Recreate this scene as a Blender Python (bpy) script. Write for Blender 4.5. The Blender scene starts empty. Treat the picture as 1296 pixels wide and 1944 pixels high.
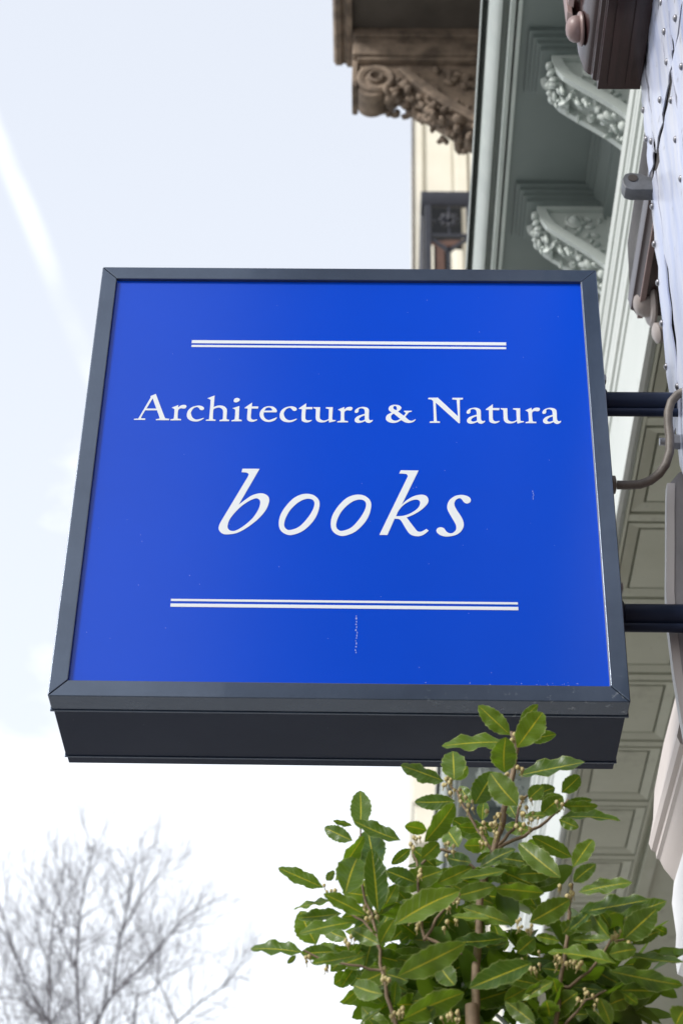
import bpy, bmesh, math, random
from mathutils import Vector, Matrix, Euler
R = math.radians
scene = bpy.context.scene
C = scene.collection

# ------------------------------------------------------------ camera
cam_data = bpy.data.cameras.new('camera')
cam = bpy.data.objects.new('camera', cam_data); C.objects.link(cam); scene.camera = cam
_yaw, _pit, _rol = -0.02722406, 0.62981375, 0.02513862
_f = Vector((math.sin(_yaw) * math.cos(_pit), math.cos(_yaw) * math.cos(_pit), math.sin(_pit)))
_r0 = Vector((math.cos(_yaw), -math.sin(_yaw), 0)); _u0 = _r0.cross(_f)
_r = _r0 * math.cos(_rol) + _u0 * math.sin(_rol); _u = -_r0 * math.sin(_rol) + _u0 * math.cos(_rol)
_m = Matrix((( _r.x, _u.x, -_f.x, 0), (_r.y, _u.y, -_f.y, 0), (_r.z, _u.z, -_f.z, 0), (0, 0, 0, 1)))
_m.translation = Vector((0.05977472, -2.25961562, 1.6))
cam.matrix_world = _m
cam_data.sensor_fit = 'VERTICAL'; cam_data.sensor_height = 36; cam_data.sensor_width = 24
cam_data.lens = 3608.505 / 1944 * 36
cam_data.clip_start = .05; cam_data.clip_end = 500
cam_data.dof.use_dof = True; cam_data.dof.focus_distance = 2.85; cam_data.dof.aperture_fstop = 8.0

# ------------------------------------------------------------ light
SUN_DIR = Vector((-.68, -.55, .56)).normalized()          # towards the sun
sun_el = math.asin(SUN_DIR.z); sun_az = math.atan2(SUN_DIR.x, SUN_DIR.y)
world = bpy.data.worlds.new('World'); scene.world = world; world.use_nodes = True
wn = world.node_tree.nodes; wl = world.node_tree.links; wn.clear()
def wnode(t, **k):
    n = wn.new(t)
    for a, v in k.items(): setattr(n, a, v)
    return n
def wmath(op, a, b=None, clamp=False):
    n = wnode('ShaderNodeMath', operation=op, use_clamp=clamp)
    for i, v in enumerate((a, b)):
        if v is None: continue
        if isinstance(v, (int, float)): n.inputs[i].default_value = v
        else: wl.new(v, n.inputs[i])
    return n.outputs[0]
def wramp(src, lo, hi):
    n = wnode('ShaderNodeMapRange', interpolation_type='SMOOTHSTEP')
    wl.new(src, n.inputs['Value']); n.inputs['From Min'].default_value = lo; n.inputs['From Max'].default_value = hi
    return n.outputs['Result']
w_out = wnode('ShaderNodeOutputWorld'); w_bg = wnode('ShaderNodeBackground'); w_bg.inputs['Strength'].default_value = 0.12
w_sky = wnode('ShaderNodeTexSky', sky_type='NISHITA', sun_disc=False, sun_elevation=sun_el, sun_rotation=sun_az,
              air_density=1.0, dust_density=3.0, ozone_density=1.0, altitude=0)
w_tc = wnode('ShaderNodeTexCoord'); w_sep = wnode('ShaderNodeSeparateXYZ'); wl.new(w_tc.outputs['Generated'], w_sep.inputs[0])
w_map = wnode('ShaderNodeMapping'); w_map.inputs['Scale'].default_value = (1, 1, 1.6); w_map.inputs['Location'].default_value = (3.1, 1.7, .4)
wl.new(w_tc.outputs['Generated'], w_map.inputs[0])
w_noise = wnode('ShaderNodeTexNoise'); w_noise.inputs['Scale'].default_value = 2.6; w_noise.inputs['Detail'].default_value = 7; w_noise.inputs['Roughness'].default_value = .55
wl.new(w_map.outputs[0], w_noise.inputs['Vector'])
fine = wnode('ShaderNodeTexNoise'); fine.inputs['Scale'].default_value = 9; fine.inputs['Detail'].default_value = 6
wl.new(w_map.outputs[0], fine.inputs['Vector'])
# thin high veil, thicker towards the horizon, with cloud banks low down
veil = wramp(w_sep.outputs[2], .95, .25)
bank = wmath('ADD', w_noise.outputs['Fac'], wmath('MULTIPLY', veil, .60))
bank = wramp(wmath('ADD', bank, wmath('MULTIPLY', wmath('SUBTRACT', fine.outputs['Fac'], .5), .22)), .735, .86)
# a broken condensation trail: a narrow band along a great circle
TRAIL = (-.91500, .13751, -.37929)
w_dot = wnode('ShaderNodeVectorMath', operation='DOT_PRODUCT'); wl.new(w_tc.outputs['Generated'], w_dot.inputs[0]); w_dot.inputs[1].default_value = TRAIL
tr = wmath('ABSOLUTE', wmath('ADD', w_dot.outputs['Value'], wmath('MULTIPLY', wmath('SUBTRACT', fine.outputs['Fac'], .5), .006)))
trail = wmath('MULTIPLY', wmath('MULTIPLY', wramp(tr, .0080, .001), wramp(fine.outputs['Fac'], .25, .62)), .19)
cover = wmath('ADD', wmath('MULTIPLY', veil, .085), .462)
cover = wmath('MAXIMUM', cover, wmath('ADD', wmath('MULTIPLY', bank, .27), .46))
cover = wmath('ADD', cover, trail, True)
w_mix = wnode('ShaderNodeMix', data_type='RGBA'); wl.new(cover, w_mix.inputs['Factor'])
wl.new(w_sky.outputs[0], w_mix.inputs['A']); w_mix.inputs['B'].default_value = (10.2, 10.5, 11.0, 1)
wl.new(w_mix.outputs['Result'], w_bg.inputs['Color']); wl.new(w_bg.outputs[0], w_out.inputs[0])

sun_data = bpy.data.lights.new('sun', 'SUN'); sun_data.energy = 2.0; sun_data.angle = R(10); sun_data.color = (1, .98, .955)
sun = bpy.data.objects.new('sun', sun_data); C.objects.link(sun); sun.rotation_euler = SUN_DIR.to_track_quat('Z', 'Y').to_euler()
sun.location = (0, 0, 30)
vs = scene.view_settings; vs.view_transform = 'Standard'; vs.look = 'None'; vs.exposure = 0.35; vs.gamma = 1; vs.use_curve_mapping = False
GLYPHS = {'A':[[[-3011,5401,1],[-2934,5446,1],[-2767,4996,0],[-2746,4963,0],[-2686,4953,1],[-2694,4926,1],[-2894,4926,1],[-2892,4945,1],[-2851,4954,0],[-2841,4975,0],[-2891,5120,1],[-3073,5118,1],[-3122,4982,0],[-3116,4961,0],[-3057,4957,1],[-3058,4929,1],[-3231,4929,1],[-3228,4948,1],[-3180,4955,0],[-3154,4982,0],[-3009,5371,1]],[[-2976,5356,1],[-2903,5153,1],[-3054,5152,1]]],'r':[[[-2570,5228,1],[-2569,5178,1],[-2533,5216,0],[-2489,5231,0],[-2452,5223,0],[-2442,5200,0],[-2456,5168,0],[-2484,5158,0],[-2521,5164,0],[-2549,5151,0],[-2566,5113,0],[-2563,4983,0],[-2553,4957,0],[-2508,4951,1],[-2508,4926,1],[-2673,4924,1],[-2669,4945,1],[-2630,4956,0],[-2620,4977,0],[-2622,5123,0],[-2634,5152,0],[-2667,5175,1]]],'c':[[[-845,5218,0],[-787,5210,0],[-752,5184,0],[-745,5152,0],[-768,5130,0],[-801,5135,0],[-827,5173,0],[-860,5190,0],[-908,5161,0],[-938,5098,0],[-937,5046,0],[-909,4979,0],[-859,4945,0],[-811,4949,0],[-740,4977,1],[-737,4963,1],[-793,4921,0],[-857,4904,0],[-931,4919,0],[-985,4968,0],[-1002,5040,0],[-987,5119,0],[-933,5187,0]]],'h':[[[-2022,5424,1],[-2023,5192,1],[-1973,5217,0],[-1909,5224,0],[-1858,5204,0],[-1825,5164,0],[-1815,5121,0],[-1813,4975,0],[-1802,4952,0],[-1769,4944,1],[-1773,4917,1],[-1919,4915,1],[-1918,4937,1],[-1883,4947,0],[-1870,4969,0],[-1873,5099,0],[-1885,5146,0],[-1922,5180,0],[-1963,5182,0],[-2003,5164,0],[-2024,5134,0],[-2022,4973,0],[-2013,4952,0],[-1977,4944,1],[-1982,4921,1],[-2128,4922,1],[-2126,4940,1],[-2091,4949,0],[-2079,4972,0],[-2078,5307,0],[-2090,5344,0],[-2131,5367,1]]],'i':[[[-1629,5217,1],[-1625,4977,0],[-1616,4954,0],[-1576,4944,1],[-1581,4917,1],[-1737,4916,1],[-1734,4936,1],[-1698,4947,0],[-1687,4968,0],[-1687,5122,0],[-1698,5151,0],[-1733,5172,1]],[[-1722,5323,0],[-1707,5365,0],[-1668,5378,0],[-1632,5356,0],[-1635,5320,0],[-1674,5290,0],[-1709,5296,0]]],'t':[[[-1435,5287,1],[-1437,5210,1],[-1336,5211,1],[-1340,5170,1],[-1440,5169,1],[-1442,5010,0],[-1430,4966,0],[-1400,4948,0],[-1341,4959,1],[-1342,4944,1],[-1381,4917,0],[-1425,4908,0],[-1474,4926,0],[-1498,4973,0],[-1498,5169,1],[-1546,5174,1],[-1544,5186,1]]],'e':[[[-1248,5097,1],[-1249,5043,0],[-1225,4981,0],[-1175,4945,0],[-1123,4958,0],[-1047,5001,1],[-1042,4988,1],[-1077,4939,0],[-1149,4909,0],[-1222,4919,0],[-1281,4970,0],[-1309,5042,0],[-1302,5115,0],[-1258,5184,0],[-1214,5210,0],[-1170,5219,0],[-1104,5206,0],[-1062,5165,0],[-1048,5123,0],[-1055,5099,1]],[[-1241,5128,1],[-1217,5177,0],[-1181,5195,0],[-1144,5184,0],[-1122,5151,0],[-1126,5131,1]]],'u':[[[-491,5205,1],[-387,5206,1],[-388,5010,0],[-370,4964,0],[-328,4943,0],[-288,4951,0],[-251,4975,1],[-251,5152,0],[-261,5173,0],[-300,5184,1],[-298,5207,1],[-192,5208,1],[-196,4991,0],[-183,4958,0],[-142,4953,1],[-143,4938,1],[-242,4906,1],[-249,4954,1],[-295,4921,0],[-347,4907,0],[-400,4915,0],[-435,4947,0],[-449,4999,0],[-450,5145,0],[-461,5174,0],[-490,5186,1]]],'a':[[[144,5125,0],[158,5162,0],[202,5202,0],[266,5219,0],[323,5209,0],[354,5182,0],[363,5143,0],[362,5007,0],[371,4970,0],[391,4954,0],[420,4966,1],[423,4951,1],[404,4923,0],[368,4904,0],[331,4914,0],[307,4941,1],[262,4916,0],[206,4903,0],[166,4917,0],[147,4953,0],[158,4997,0],[204,5042,0],[299,5081,1],[298,5142,0],[286,5175,0],[250,5192,0],[216,5185,0],[204,5162,0],[203,5129,0],[185,5103,0],[156,5101,0]],[[299,5052,1],[253,5030,0],[219,4996,0],[212,4970,0],[230,4946,0],[262,4946,0],[301,4967,1]]],'&':[[[767,5266,0],[823,5255,0],[856,5218,0],[850,5177,0],[808,5132,1],[897,5049,1],[921,5094,0],[919,5117,0],[897,5128,1],[901,5148,1],[1018,5150,1],[1014,5129,1],[979,5121,0],[953,5086,0],[919,5029,1],[978,4964,0],[1026,4954,0],[1074,4984,1],[1078,4973,1],[1038,4930,0],[978,4910,0],[921,4922,0],[856,4966,1],[804,4926,0],[736,4908,0],[671,4923,0],[630,4964,0],[622,5010,0],[646,5066,0],[712,5112,1],[674,5151,0],[663,5188,0],[681,5235,0],[722,5260,0]],[[790,5162,1],[755,5170,0],[734,5204,0],[745,5237,0],[767,5243,0],[787,5218,0]],[[739,5093,1],[842,4992,1],[800,4958,0],[752,4954,0],[713,4982,0],[701,5032,0],[715,5068,0]]],'N':[[[1273,5411,1],[1413,5413,1],[1440,5390,0],[1723,5048,1],[1709,5345,0],[1698,5374,0],[1641,5381,1],[1643,5413,1],[1806,5415,1],[1802,5383,1],[1766,5375,0],[1756,5346,0],[1751,4918,1],[1735,4910,1],[1386,5316,1],[1398,4972,0],[1409,4950,0],[1447,4943,1],[1445,4917,1],[1290,4916,1],[1294,4942,1],[1339,4949,0],[1353,4976,0],[1347,5321,0],[1336,5357,0],[1318,5376,0],[1270,5383,1]]],'b':[[[-1520,4004,1],[-1263,4004,1],[-1542,3331,1],[-1452,3421,0],[-1347,3510,0],[-1230,3547,0],[-1143,3522,0],[-1099,3461,0],[-1097,3373,0],[-1138,3237,0],[-1233,3087,0],[-1381,2932,0],[-1531,2825,0],[-1676,2792,0],[-1759,2811,0],[-1809,2879,0],[-1808,2955,0],[-1783,3032,1],[-1430,3856,1],[-1422,3894,0],[-1434,3920,0],[-1462,3933,0],[-1530,3939,1]],[[-1277,3454,0],[-1234,3420,0],[-1225,3348,0],[-1251,3236,0],[-1326,3086,0],[-1444,2950,0],[-1560,2863,0],[-1633,2858,0],[-1674,2895,0],[-1684,2957,0],[-1660,3063,0],[-1596,3179,0],[-1509,3296,0],[-1404,3394,0],[-1328,3442,0]]],'o':[[[-536,3545,0],[-438,3520,0],[-364,3441,0],[-346,3329,0],[-380,3158,0],[-459,3002,0],[-586,2861,0],[-744,2791,0],[-847,2819,0],[-913,2894,0],[-935,3011,0],[-914,3159,0],[-841,3316,0],[-738,3455,0],[-638,3524,0]],[[-509,3455,0],[-444,3429,0],[-421,3358,0],[-448,3239,0],[-522,3090,0],[-636,2941,0],[-765,2881,0],[-826,2903,0],[-855,2968,0],[-842,3079,0],[-787,3223,0],[-698,3348,0],[-598,3431,0]]],'k':[[[851,4000,1],[1118,3998,1],[867,3356,1],[946,3448,0],[1055,3522,0],[1161,3547,0],[1232,3523,0],[1262,3453,0],[1242,3375,0],[1164,3277,0],[1055,3189,0],[939,3128,1],[1077,2907,0],[1114,2874,0],[1162,2877,0],[1228,2923,1],[1261,2893,1],[1208,2836,0],[1139,2796,0],[1069,2793,0],[1000,2821,0],[946,2892,0],[864,3058,0],[828,3096,0],[763,3102,1],[669,2836,0],[652,2807,1],[542,2809,1],[946,3857,1],[957,3892,0],[940,3926,0],[898,3936,0],[829,3938,1]],[[784,3148,1],[817,3240,0],[883,3342,0],[985,3426,0],[1075,3456,0],[1125,3440,0],[1139,3393,0],[1116,3316,0],[1055,3247,0],[961,3184,0],[868,3153,0]]],'s':[[[1765,3549,0],[1831,3533,0],[1876,3498,0],[1889,3452,0],[1871,3410,0],[1826,3393,0],[1787,3417,0],[1752,3472,0],[1719,3489,0],[1674,3464,0],[1646,3411,0],[1647,3352,0],[1671,3285,0],[1717,3197,0],[1758,3108,0],[1775,3028,0],[1767,2954,0],[1724,2873,0],[1652,2818,0],[1545,2791,0],[1456,2803,0],[1394,2847,0],[1375,2898,0],[1395,2939,0],[1440,2956,0],[1487,2936,0],[1522,2878,0],[1569,2849,0],[1617,2859,0],[1657,2905,0],[1666,2960,0],[1655,3019,0],[1620,3099,0],[1568,3210,0],[1539,3298,0],[1544,3380,0],[1577,3456,0],[1644,3520,0],[1705,3544,0]]]}
LETTERS = [['A',0,0],['r',0,0],['c',-1424,1],['h',0,0],['i',0,0],['t',0,0],['e',0,0],['c',0,0],['t',833,-4],['u',0,0],['r',2553,-14],['a',0,0],['&',0,0],['N',0,0],['a',1711,2],['t',3696,6],['u',2868,9],['r',5421,1],['a',2869,11],['b',0,0],['o',0,0],['o',763,-7],['k',0,0],['s',0,0]]
RULES = [[-2449,2503,6491,6553],[-2448,2500,6412,6453],[-2421,2520,1617,1653],[-2421,2523,1519,1574]]
LEAVES = [[2175,-2079,27594,1805,-2238,27890,211],[2222,-2531,27171,2539,-2669,27584,290],[2342,-1630,28039,2567,-1669,28261,118],[2413,-1375,27916,2801,-1254,28068,149],[2156,-1920,27585,1383,-2032,27487,164],[2063,-2489,26848,2085,-2578,27259,279],[1461,-2598,26683,1442,-2756,26988,267],[1361,-2086,26940,863,-1915,27231,174],[1496,-1901,26767,1025,-1779,26814,175],[1531,-1410,27318,1673,-1532,27445,137],[1721,-2057,26648,1957,-2006,27096,263],[2209,-2430,26441,1920,-2289,26933,277],[2276,-1886,27133,3038,-2051,27214,172],[2380,-1968,26776,2561,-1900,26982,171],[2781,-1998,26849,2987,-2127,27003,180],[1703,-1508,26943,1566,-1672,27089,155],[2550,-1870,26674,2807,-1723,26931,238],[2802,-1986,26690,3114,-2066,26715,114],[2499,-1377,27107,2757,-1348,27255,176],[1116,-2385,25979,1485,-2246,26540,217],[1524,-1997,26113,1366,-2032,26357,228],[1070,-2470,25720,1254,-2498,25895,179],[1146,-2102,26271,884,-2180,26284,147],[1848,-1906,26178,1585,-2089,26085,163],[1664,-2136,25851,1381,-2086,25926,175],[1839,-1566,26681,1869,-1552,26954,136],[1788,-1509,26610,1577,-1571,26592,129],[2091,-1851,26442,1747,-1973,26376,97],[1762,-2026,25834,2162,-2145,26026,124],[1900,-1960,26057,1733,-2050,25893,88],[1022,-2043,25621,686,-1944,25811,197],[1264,-2054,25612,1654,-2030,25823,182],[1469,-2379,25304,1881,-2538,25357,179],[2047,-2632,25512,1525,-2740,25332,107],[969,-1420,26363,747,-1374,26187,121],[1350,-1579,26275,1200,-1646,26224,60],[1377,-1597,26106,951,-1613,26060,90],[2576,-2137,26466,2307,-2058,26502,89],[2279,-1381,26797,2179,-1199,27125,138],[2434,-1430,26626,2135,-1246,26764,152],[2025,-1645,25791,2223,-1729,25785,163],[1693,-1360,25982,1952,-1250,26102,166],[759,-3027,24664,1456,-2850,25163,268],[2665,-2464,25517,2226,-2337,26003,227],[2196,-2062,25733,2575,-2185,25688,192],[2467,-2517,25291,1925,-2662,25271,173],[2810,-2536,25614,3067,-2351,26066,184],[2799,-2551,25415,3021,-2747,25532,158],[2842,-2637,25257,3406,-2769,25337,142],[2860,-2415,25110,3614,-2470,25243,162],[2909,-1563,26206,2440,-1724,26384,178],[2764,-1855,26597,3449,-1886,26582,103],[2778,-2088,26624,3147,-2264,26530,125],[2770,-1633,26675,2977,-1766,26508,136],[2525,-1947,26581,2776,-2087,26736,189],[2276,-2638,24878,2727,-2641,25152,229],[356,-2075,26307,347,-1876,26858,233],[265,-2113,26119,-65,-2102,26288,164],[247,-1418,26669,24,-1454,26714,64],[834,-2354,26009,301,-2363,26233,159],[73,-2077,25617,373,-2113,26153,167],[208,-2639,25198,340,-2670,25645,317],[528,-2075,25748,450,-1920,26298,313],[577,-2901,24848,495,-2901,25574,242],[-58,-2141,25500,-560,-2239,25702,162],[439,-2577,24970,-18,-2694,25154,162],[50,-2081,25369,-394,-1933,25345,65],[-41,-1607,25835,41,-1787,25871,89],[376,-1372,25682,409,-1345,25949,157],[598,-1853,25297,796,-1892,25667,168],[504,-1880,25344,416,-1818,25541,109],[156,-1913,25278,-337,-1815,25253,138],[350,-2502,24928,-267,-2665,24729,141],[-143,-1587,25036,-342,-1437,25500,272],[217,-1380,25200,-67,-1210,25401,166],[-271,-2049,24739,-859,-1986,24831,140],[82,-1910,24811,-293,-1853,24807,162],[376,-2406,24560,-135,-2394,24449,120],[-358,-1954,24741,-456,-1879,24674,58],[594,-2570,24624,274,-2400,24868,154],[601,-2363,24705,756,-2533,24934,162],[328,-1859,24777,451,-1674,25022,130],[322,-1449,24980,81,-1632,24975,103],[323,-1380,24888,153,-1529,24539,140],[638,-2859,23924,312,-2793,24050,205],[379,-2132,24270,186,-2265,24049,106],[628,-1959,24120,410,-1932,23943,57],[766,-1926,24171,780,-1755,24501,111],[642,-1584,24333,445,-1783,24412,131],[796,-2873,24122,1497,-3068,24409,267],[2260,-2887,24300,1608,-3041,23976,227],[862,-2907,23628,1480,-2794,23970,237],[2099,-2387,24968,1572,-2366,25177,168],[1409,-2386,25054,1817,-2506,24962,78],[2056,-1949,24988,1475,-2016,24890,145],[1281,-1882,24677,1464,-1773,24482,216],[2331,-2509,24749,2141,-2498,24576,183],[2416,-2142,24347,1934,-2328,24385,156],[2004,-1972,24229,2263,-1976,24376,171],[2208,-2391,24150,2527,-2347,24286,112],[986,-2608,23684,1184,-2663,23845,179],[2355,-1920,23970,2049,-1911,24226,185],[835,-1647,25055,937,-1512,25191,117],[1084,-1402,25195,850,-1568,25319,163],[1659,-1487,25259,1414,-1535,25389,163],[1844,-1914,24895,2051,-1989,24910,87],[1801,-1580,24767,1604,-1585,24821,102],[3358,-2360,24821,3713,-2522,25103,275],[3477,-2116,24870,3797,-2067,25043,135],[3865,-1384,25389,4010,-1379,25324,111],[3182,-2520,24749,2988,-2377,25144,133],[3268,-1917,25145,3133,-2090,25275,108],[3336,-1886,25071,3300,-2007,25143,137],[3162,-2559,24717,2786,-2425,24755,86],[3156,-2523,24562,3465,-2404,24674,181],[3155,-3100,24220,2475,-2950,24440,115],[3415,-2097,24739,3990,-2237,24573,85],[3140,-2502,24372,3891,-2566,24169,197],[3254,-2487,24156,3659,-2326,24214,169],[3193,-1937,24207,3403,-2135,24216,213],[3283,-2556,24101,3428,-2538,23987,103],[3021,-2504,24063,3132,-2418,23799,145],[3834,-2505,23760,3935,-2674,23900,234],[2941,-2076,24531,2762,-1937,24804,92],[3256,-1543,24801,3028,-1436,24798,124],[3160,-1854,24410,2838,-1804,24455,93],[2742,-1447,24701,2839,-1403,24883,138],[2642,-2556,24783,2774,-2391,24988,167],[2666,-2010,24933,2420,-1845,25060,107],[2725,-2558,24826,2984,-2411,25113,104],[2536,-2414,24287,2199,-2369,24104,118],[2478,-2017,24434,2212,-2161,24485,127]]
BRANCHES = [[47,[[2215,-1900,27739],[2267,-1900,27524],[2203,-1900,27165],[2099,-1900,26704],[2062,-1900,26513],[1977,-1900,26192],[1869,-1900,25889],[1773,-1900,25531],[1746,-1900,25141],[1718,-1900,24689],[1673,-1900,23975],[1619,-1900,23336]]],[30,[[1924,-1900,26102],[1864,-1900,26204],[1737,-1900,26460],[1596,-1900,26704],[1516,-1900,26903],[1390,-1900,27052]]],[30,[[1937,-1900,26109],[2080,-1900,26277],[2238,-1900,26488],[2257,-1900,26678],[2372,-1900,26857]]],[30,[[1969,-1900,26137],[2320,-1900,26322],[2600,-1900,26521],[2780,-1900,26721],[2867,-1900,26807]]],[30,[[1569,-1900,24815],[1316,-1900,24907],[1104,-1900,25008],[1069,-1900,25394],[1051,-1900,25641],[1033,-1900,25938],[990,-1900,26054]]],[37,[[845,-1900,23442],[778,-1900,23961],[693,-1900,24282],[612,-1900,24672],[592,-1900,24909],[502,-1900,25307]]],[40,[[2477,-1900,23409],[2607,-1900,24088],[2654,-1900,24456],[2741,-1900,24877],[2799,-1900,25327],[2827,-1900,25506],[2855,-1900,25707]]],[27,[[2653,-1900,24437],[2760,-1900,24426],[3107,-1900,24735],[3275,-1900,25001],[3458,-1900,25023]]],[23,[[625,-1900,24596],[401,-1900,24631],[-5,-1900,24688],[-276,-1900,24825]]],[23,[[599,-1900,24864],[474,-1900,25122],[225,-1900,25316],[16,-1900,25565]]],[23,[[509,-1900,25254],[407,-1900,25518],[377,-1900,25922],[358,-1900,26391]]],[27,[[1116,-1900,24969],[1339,-1900,25365],[1366,-1900,25532]]],[23,[[1089,-1900,25932],[1279,-1900,26127],[1479,-1900,26089],[1713,-1900,25873]]],[27,[[1619,-1900,23336],[1255,-1900,23628],[845,-1900,23442]]],[27,[[1619,-1900,23336],[2016,-1900,23580],[2477,-1900,23409]]],[23,[[2627,-1900,23892],[2931,-1900,24266],[3177,-1900,24395]]]]
BUDS = [[1411,-2235,26932],[1413,-2442,26733],[1422,-2139,26961],[1346,-2360,26740],[1377,-2339,26834],[1441,-2238,26883],[1367,-2491,26677],[1610,-2168,26679],[1547,-2119,26810],[1549,-2302,26553],[1431,-2196,26722],[1545,-2239,26662],[1476,-2253,26730],[2260,-2129,27568],[2192,-2141,27486],[2207,-2408,27414],[2214,-2101,27487],[2288,-2340,26973],[2268,-2335,26983],[2285,-2284,26970],[2233,-2354,26992],[1985,-2438,26297],[2026,-2105,26368],[1980,-2375,26349],[1941,-2411,26232],[2017,-2189,26450],[1924,-2380,26229],[1951,-2184,26409],[1862,-2116,26525],[2279,-2437,26338],[2312,-2373,26456],[2339,-2103,26586],[2275,-2219,26423],[2308,-2119,26713],[2382,-2276,26602],[2270,-2279,26628],[2264,-2162,26579],[2273,-2433,26194],[2375,-2343,26305],[2265,-2369,26371],[2232,-2489,26100],[2354,-2116,26376],[2367,-2161,26283],[2360,-2279,26349],[2187,-2426,26180],[2404,-2217,26458],[2450,-2348,26320],[1685,-2265,26574],[1696,-2135,26546],[1634,-2141,26522],[1638,-2247,26534],[1839,-2235,26036],[1793,-2250,26035],[1777,-2143,26106],[1960,-2237,26287],[1810,-2289,26284],[1921,-2467,26082],[1823,-2282,26279],[1776,-2420,26143],[1972,-2137,26176],[1839,-2109,26306],[1882,-2500,26161],[1915,-2251,26291],[1957,-2486,26049],[1783,-2356,26119],[1458,-2174,26033],[1372,-2258,25871],[1456,-2110,25992],[1388,-2380,25970],[1362,-2218,26039],[949,-2493,25896],[1056,-2390,26031],[992,-2249,26101],[1019,-2252,26082],[982,-2488,25842],[987,-2134,26034],[1064,-2465,25524],[1055,-2463,25565],[1050,-2232,25617],[1063,-2454,25593],[-20,-2104,25467],[31,-2163,25453],[77,-2381,25334],[-51,-2137,25530],[84,-2428,25331],[470,-2193,25173],[496,-2486,24977],[446,-2107,25134],[422,-2104,25237],[497,-2118,25142],[557,-2109,25223],[569,-2218,25107],[426,-2458,25126],[1029,-2308,24975],[941,-2355,25016],[1015,-2197,25168],[1054,-2412,24958],[1020,-2422,24879],[972,-2355,25040],[1371,-2424,25133],[1326,-2415,24890],[1470,-2170,25105],[1394,-2301,25192],[1482,-2212,25076],[1367,-2350,25000],[1462,-2321,25297],[1514,-2187,25360],[1491,-2454,25292],[1494,-2142,25337],[1437,-2289,25313],[2316,-2260,24933],[2182,-2491,24981],[2166,-2445,24895],[2318,-2386,24953],[2219,-2246,24999],[2314,-2230,24971],[2179,-2126,25115],[2272,-2285,24938],[2682,-2155,25519],[2733,-2452,25288],[2814,-2105,25585],[2785,-2261,25376],[2835,-2150,25471],[2829,-2186,25433],[2659,-2395,25440],[2812,-2154,25474],[2331,-2387,24434],[2290,-2145,24754],[2280,-2499,24392],[2213,-2162,24641],[2380,-2468,24453],[2200,-2387,24463],[2407,-2173,24729],[2366,-2131,24507],[2610,-2499,24514],[2585,-2330,24489],[2708,-2233,24566],[2558,-2280,24677],[2604,-2326,24619],[2654,-2195,24609],[2571,-2389,24488],[2585,-2244,24646],[3395,-2437,24737],[3325,-2330,24927],[3299,-2196,24821],[3216,-2401,24817],[3281,-2307,24881],[3272,-2268,24937],[3292,-2117,24951],[658,-2118,24531],[640,-2378,24331],[670,-2374,24303],[706,-2383,24283],[640,-2374,24293],[861,-2369,23960],[826,-2462,23893],[823,-2498,23846],[813,-2238,23951],[769,-2402,23897],[863,-2403,23895],[737,-2384,23860],[1481,-2462,23808],[1408,-2103,24006],[1292,-2277,23893],[1464,-2360,23922],[1389,-2355,23913],[1399,-2304,24031],[1475,-2208,24003],[1361,-2345,23889],[1394,-2386,23877],[1456,-2205,23906],[2790,-2373,24548],[2741,-2342,24547],[2836,-2132,24564],[2882,-2168,24606],[2784,-2213,24582],[2853,-2251,24554],[2966,-2366,24142],[3027,-2248,24135],[2879,-2426,24139],[2802,-2358,24098],[2864,-2162,24155],[2966,-2495,23982],[2889,-2312,24233],[2901,-2444,24144],[247,-2213,24773],[216,-2110,24868],[274,-2112,24908],[321,-2361,24765],[210,-2185,24816],[-197,-2232,24605],[-215,-2425,24469],[-223,-2493,24487],[15,-2378,24442],[9,-2191,24499],[-5,-2165,24489],[2665,-2477,26470],[2750,-2211,26579],[2705,-2181,26632],[2733,-2430,26462],[2123,-2182,26990],[2096,-2307,26917]]
LIMBS = [[42,[[-444,2380,1037],[-455,2380,1112],[-464,2388,1161],[-508,2401,1229],[-543,2366,1305],[-567,2384,1361]]],[37,[[-434,2324,1019],[-442,2315,1088],[-459,2361,1157],[-463,2329,1228],[-468,2352,1306],[-464,2362,1343],[-456,2332,1380]]],[46,[[-401,2338,1024],[-408,2352,1103],[-413,2346,1146],[-424,2327,1231],[-434,2374,1323],[-427,2361,1376],[-423,2375,1442]]],[46,[[-414,2469,1068],[-419,2475,1147],[-407,2467,1193],[-386,2451,1227],[-386,2474,1329],[-378,2480,1405],[-368,2432,1450]]],[33,[[-367,2323,1176],[-326,2340,1232],[-281,2365,1309],[-251,2345,1322]]],[33,[[-343,2449,1062],[-313,2461,1144],[-287,2442,1184],[-253,2465,1228],[-228,2443,1236],[-182,2427,1286]]],[25,[[-344,2388,1147],[-343,2407,1210],[-312,2371,1205],[-316,2409,1295],[-300,2402,1325]]],[29,[[-459,2362,1151],[-505,2371,1187],[-551,2373,1193]]],[25,[[-439,2424,1256],[-464,2433,1300],[-480,2440,1345],[-513,2437,1378]]],[25,[[-372,2373,1286],[-342,2353,1341],[-318,2325,1362],[-313,2339,1401]]],[25,[[-464,2331,1020],[-491,2309,1092],[-552,2335,1248]]],[21,[[-281,2384,1162],[-312,2381,1223],[-310,2346,1289]]]]
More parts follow.
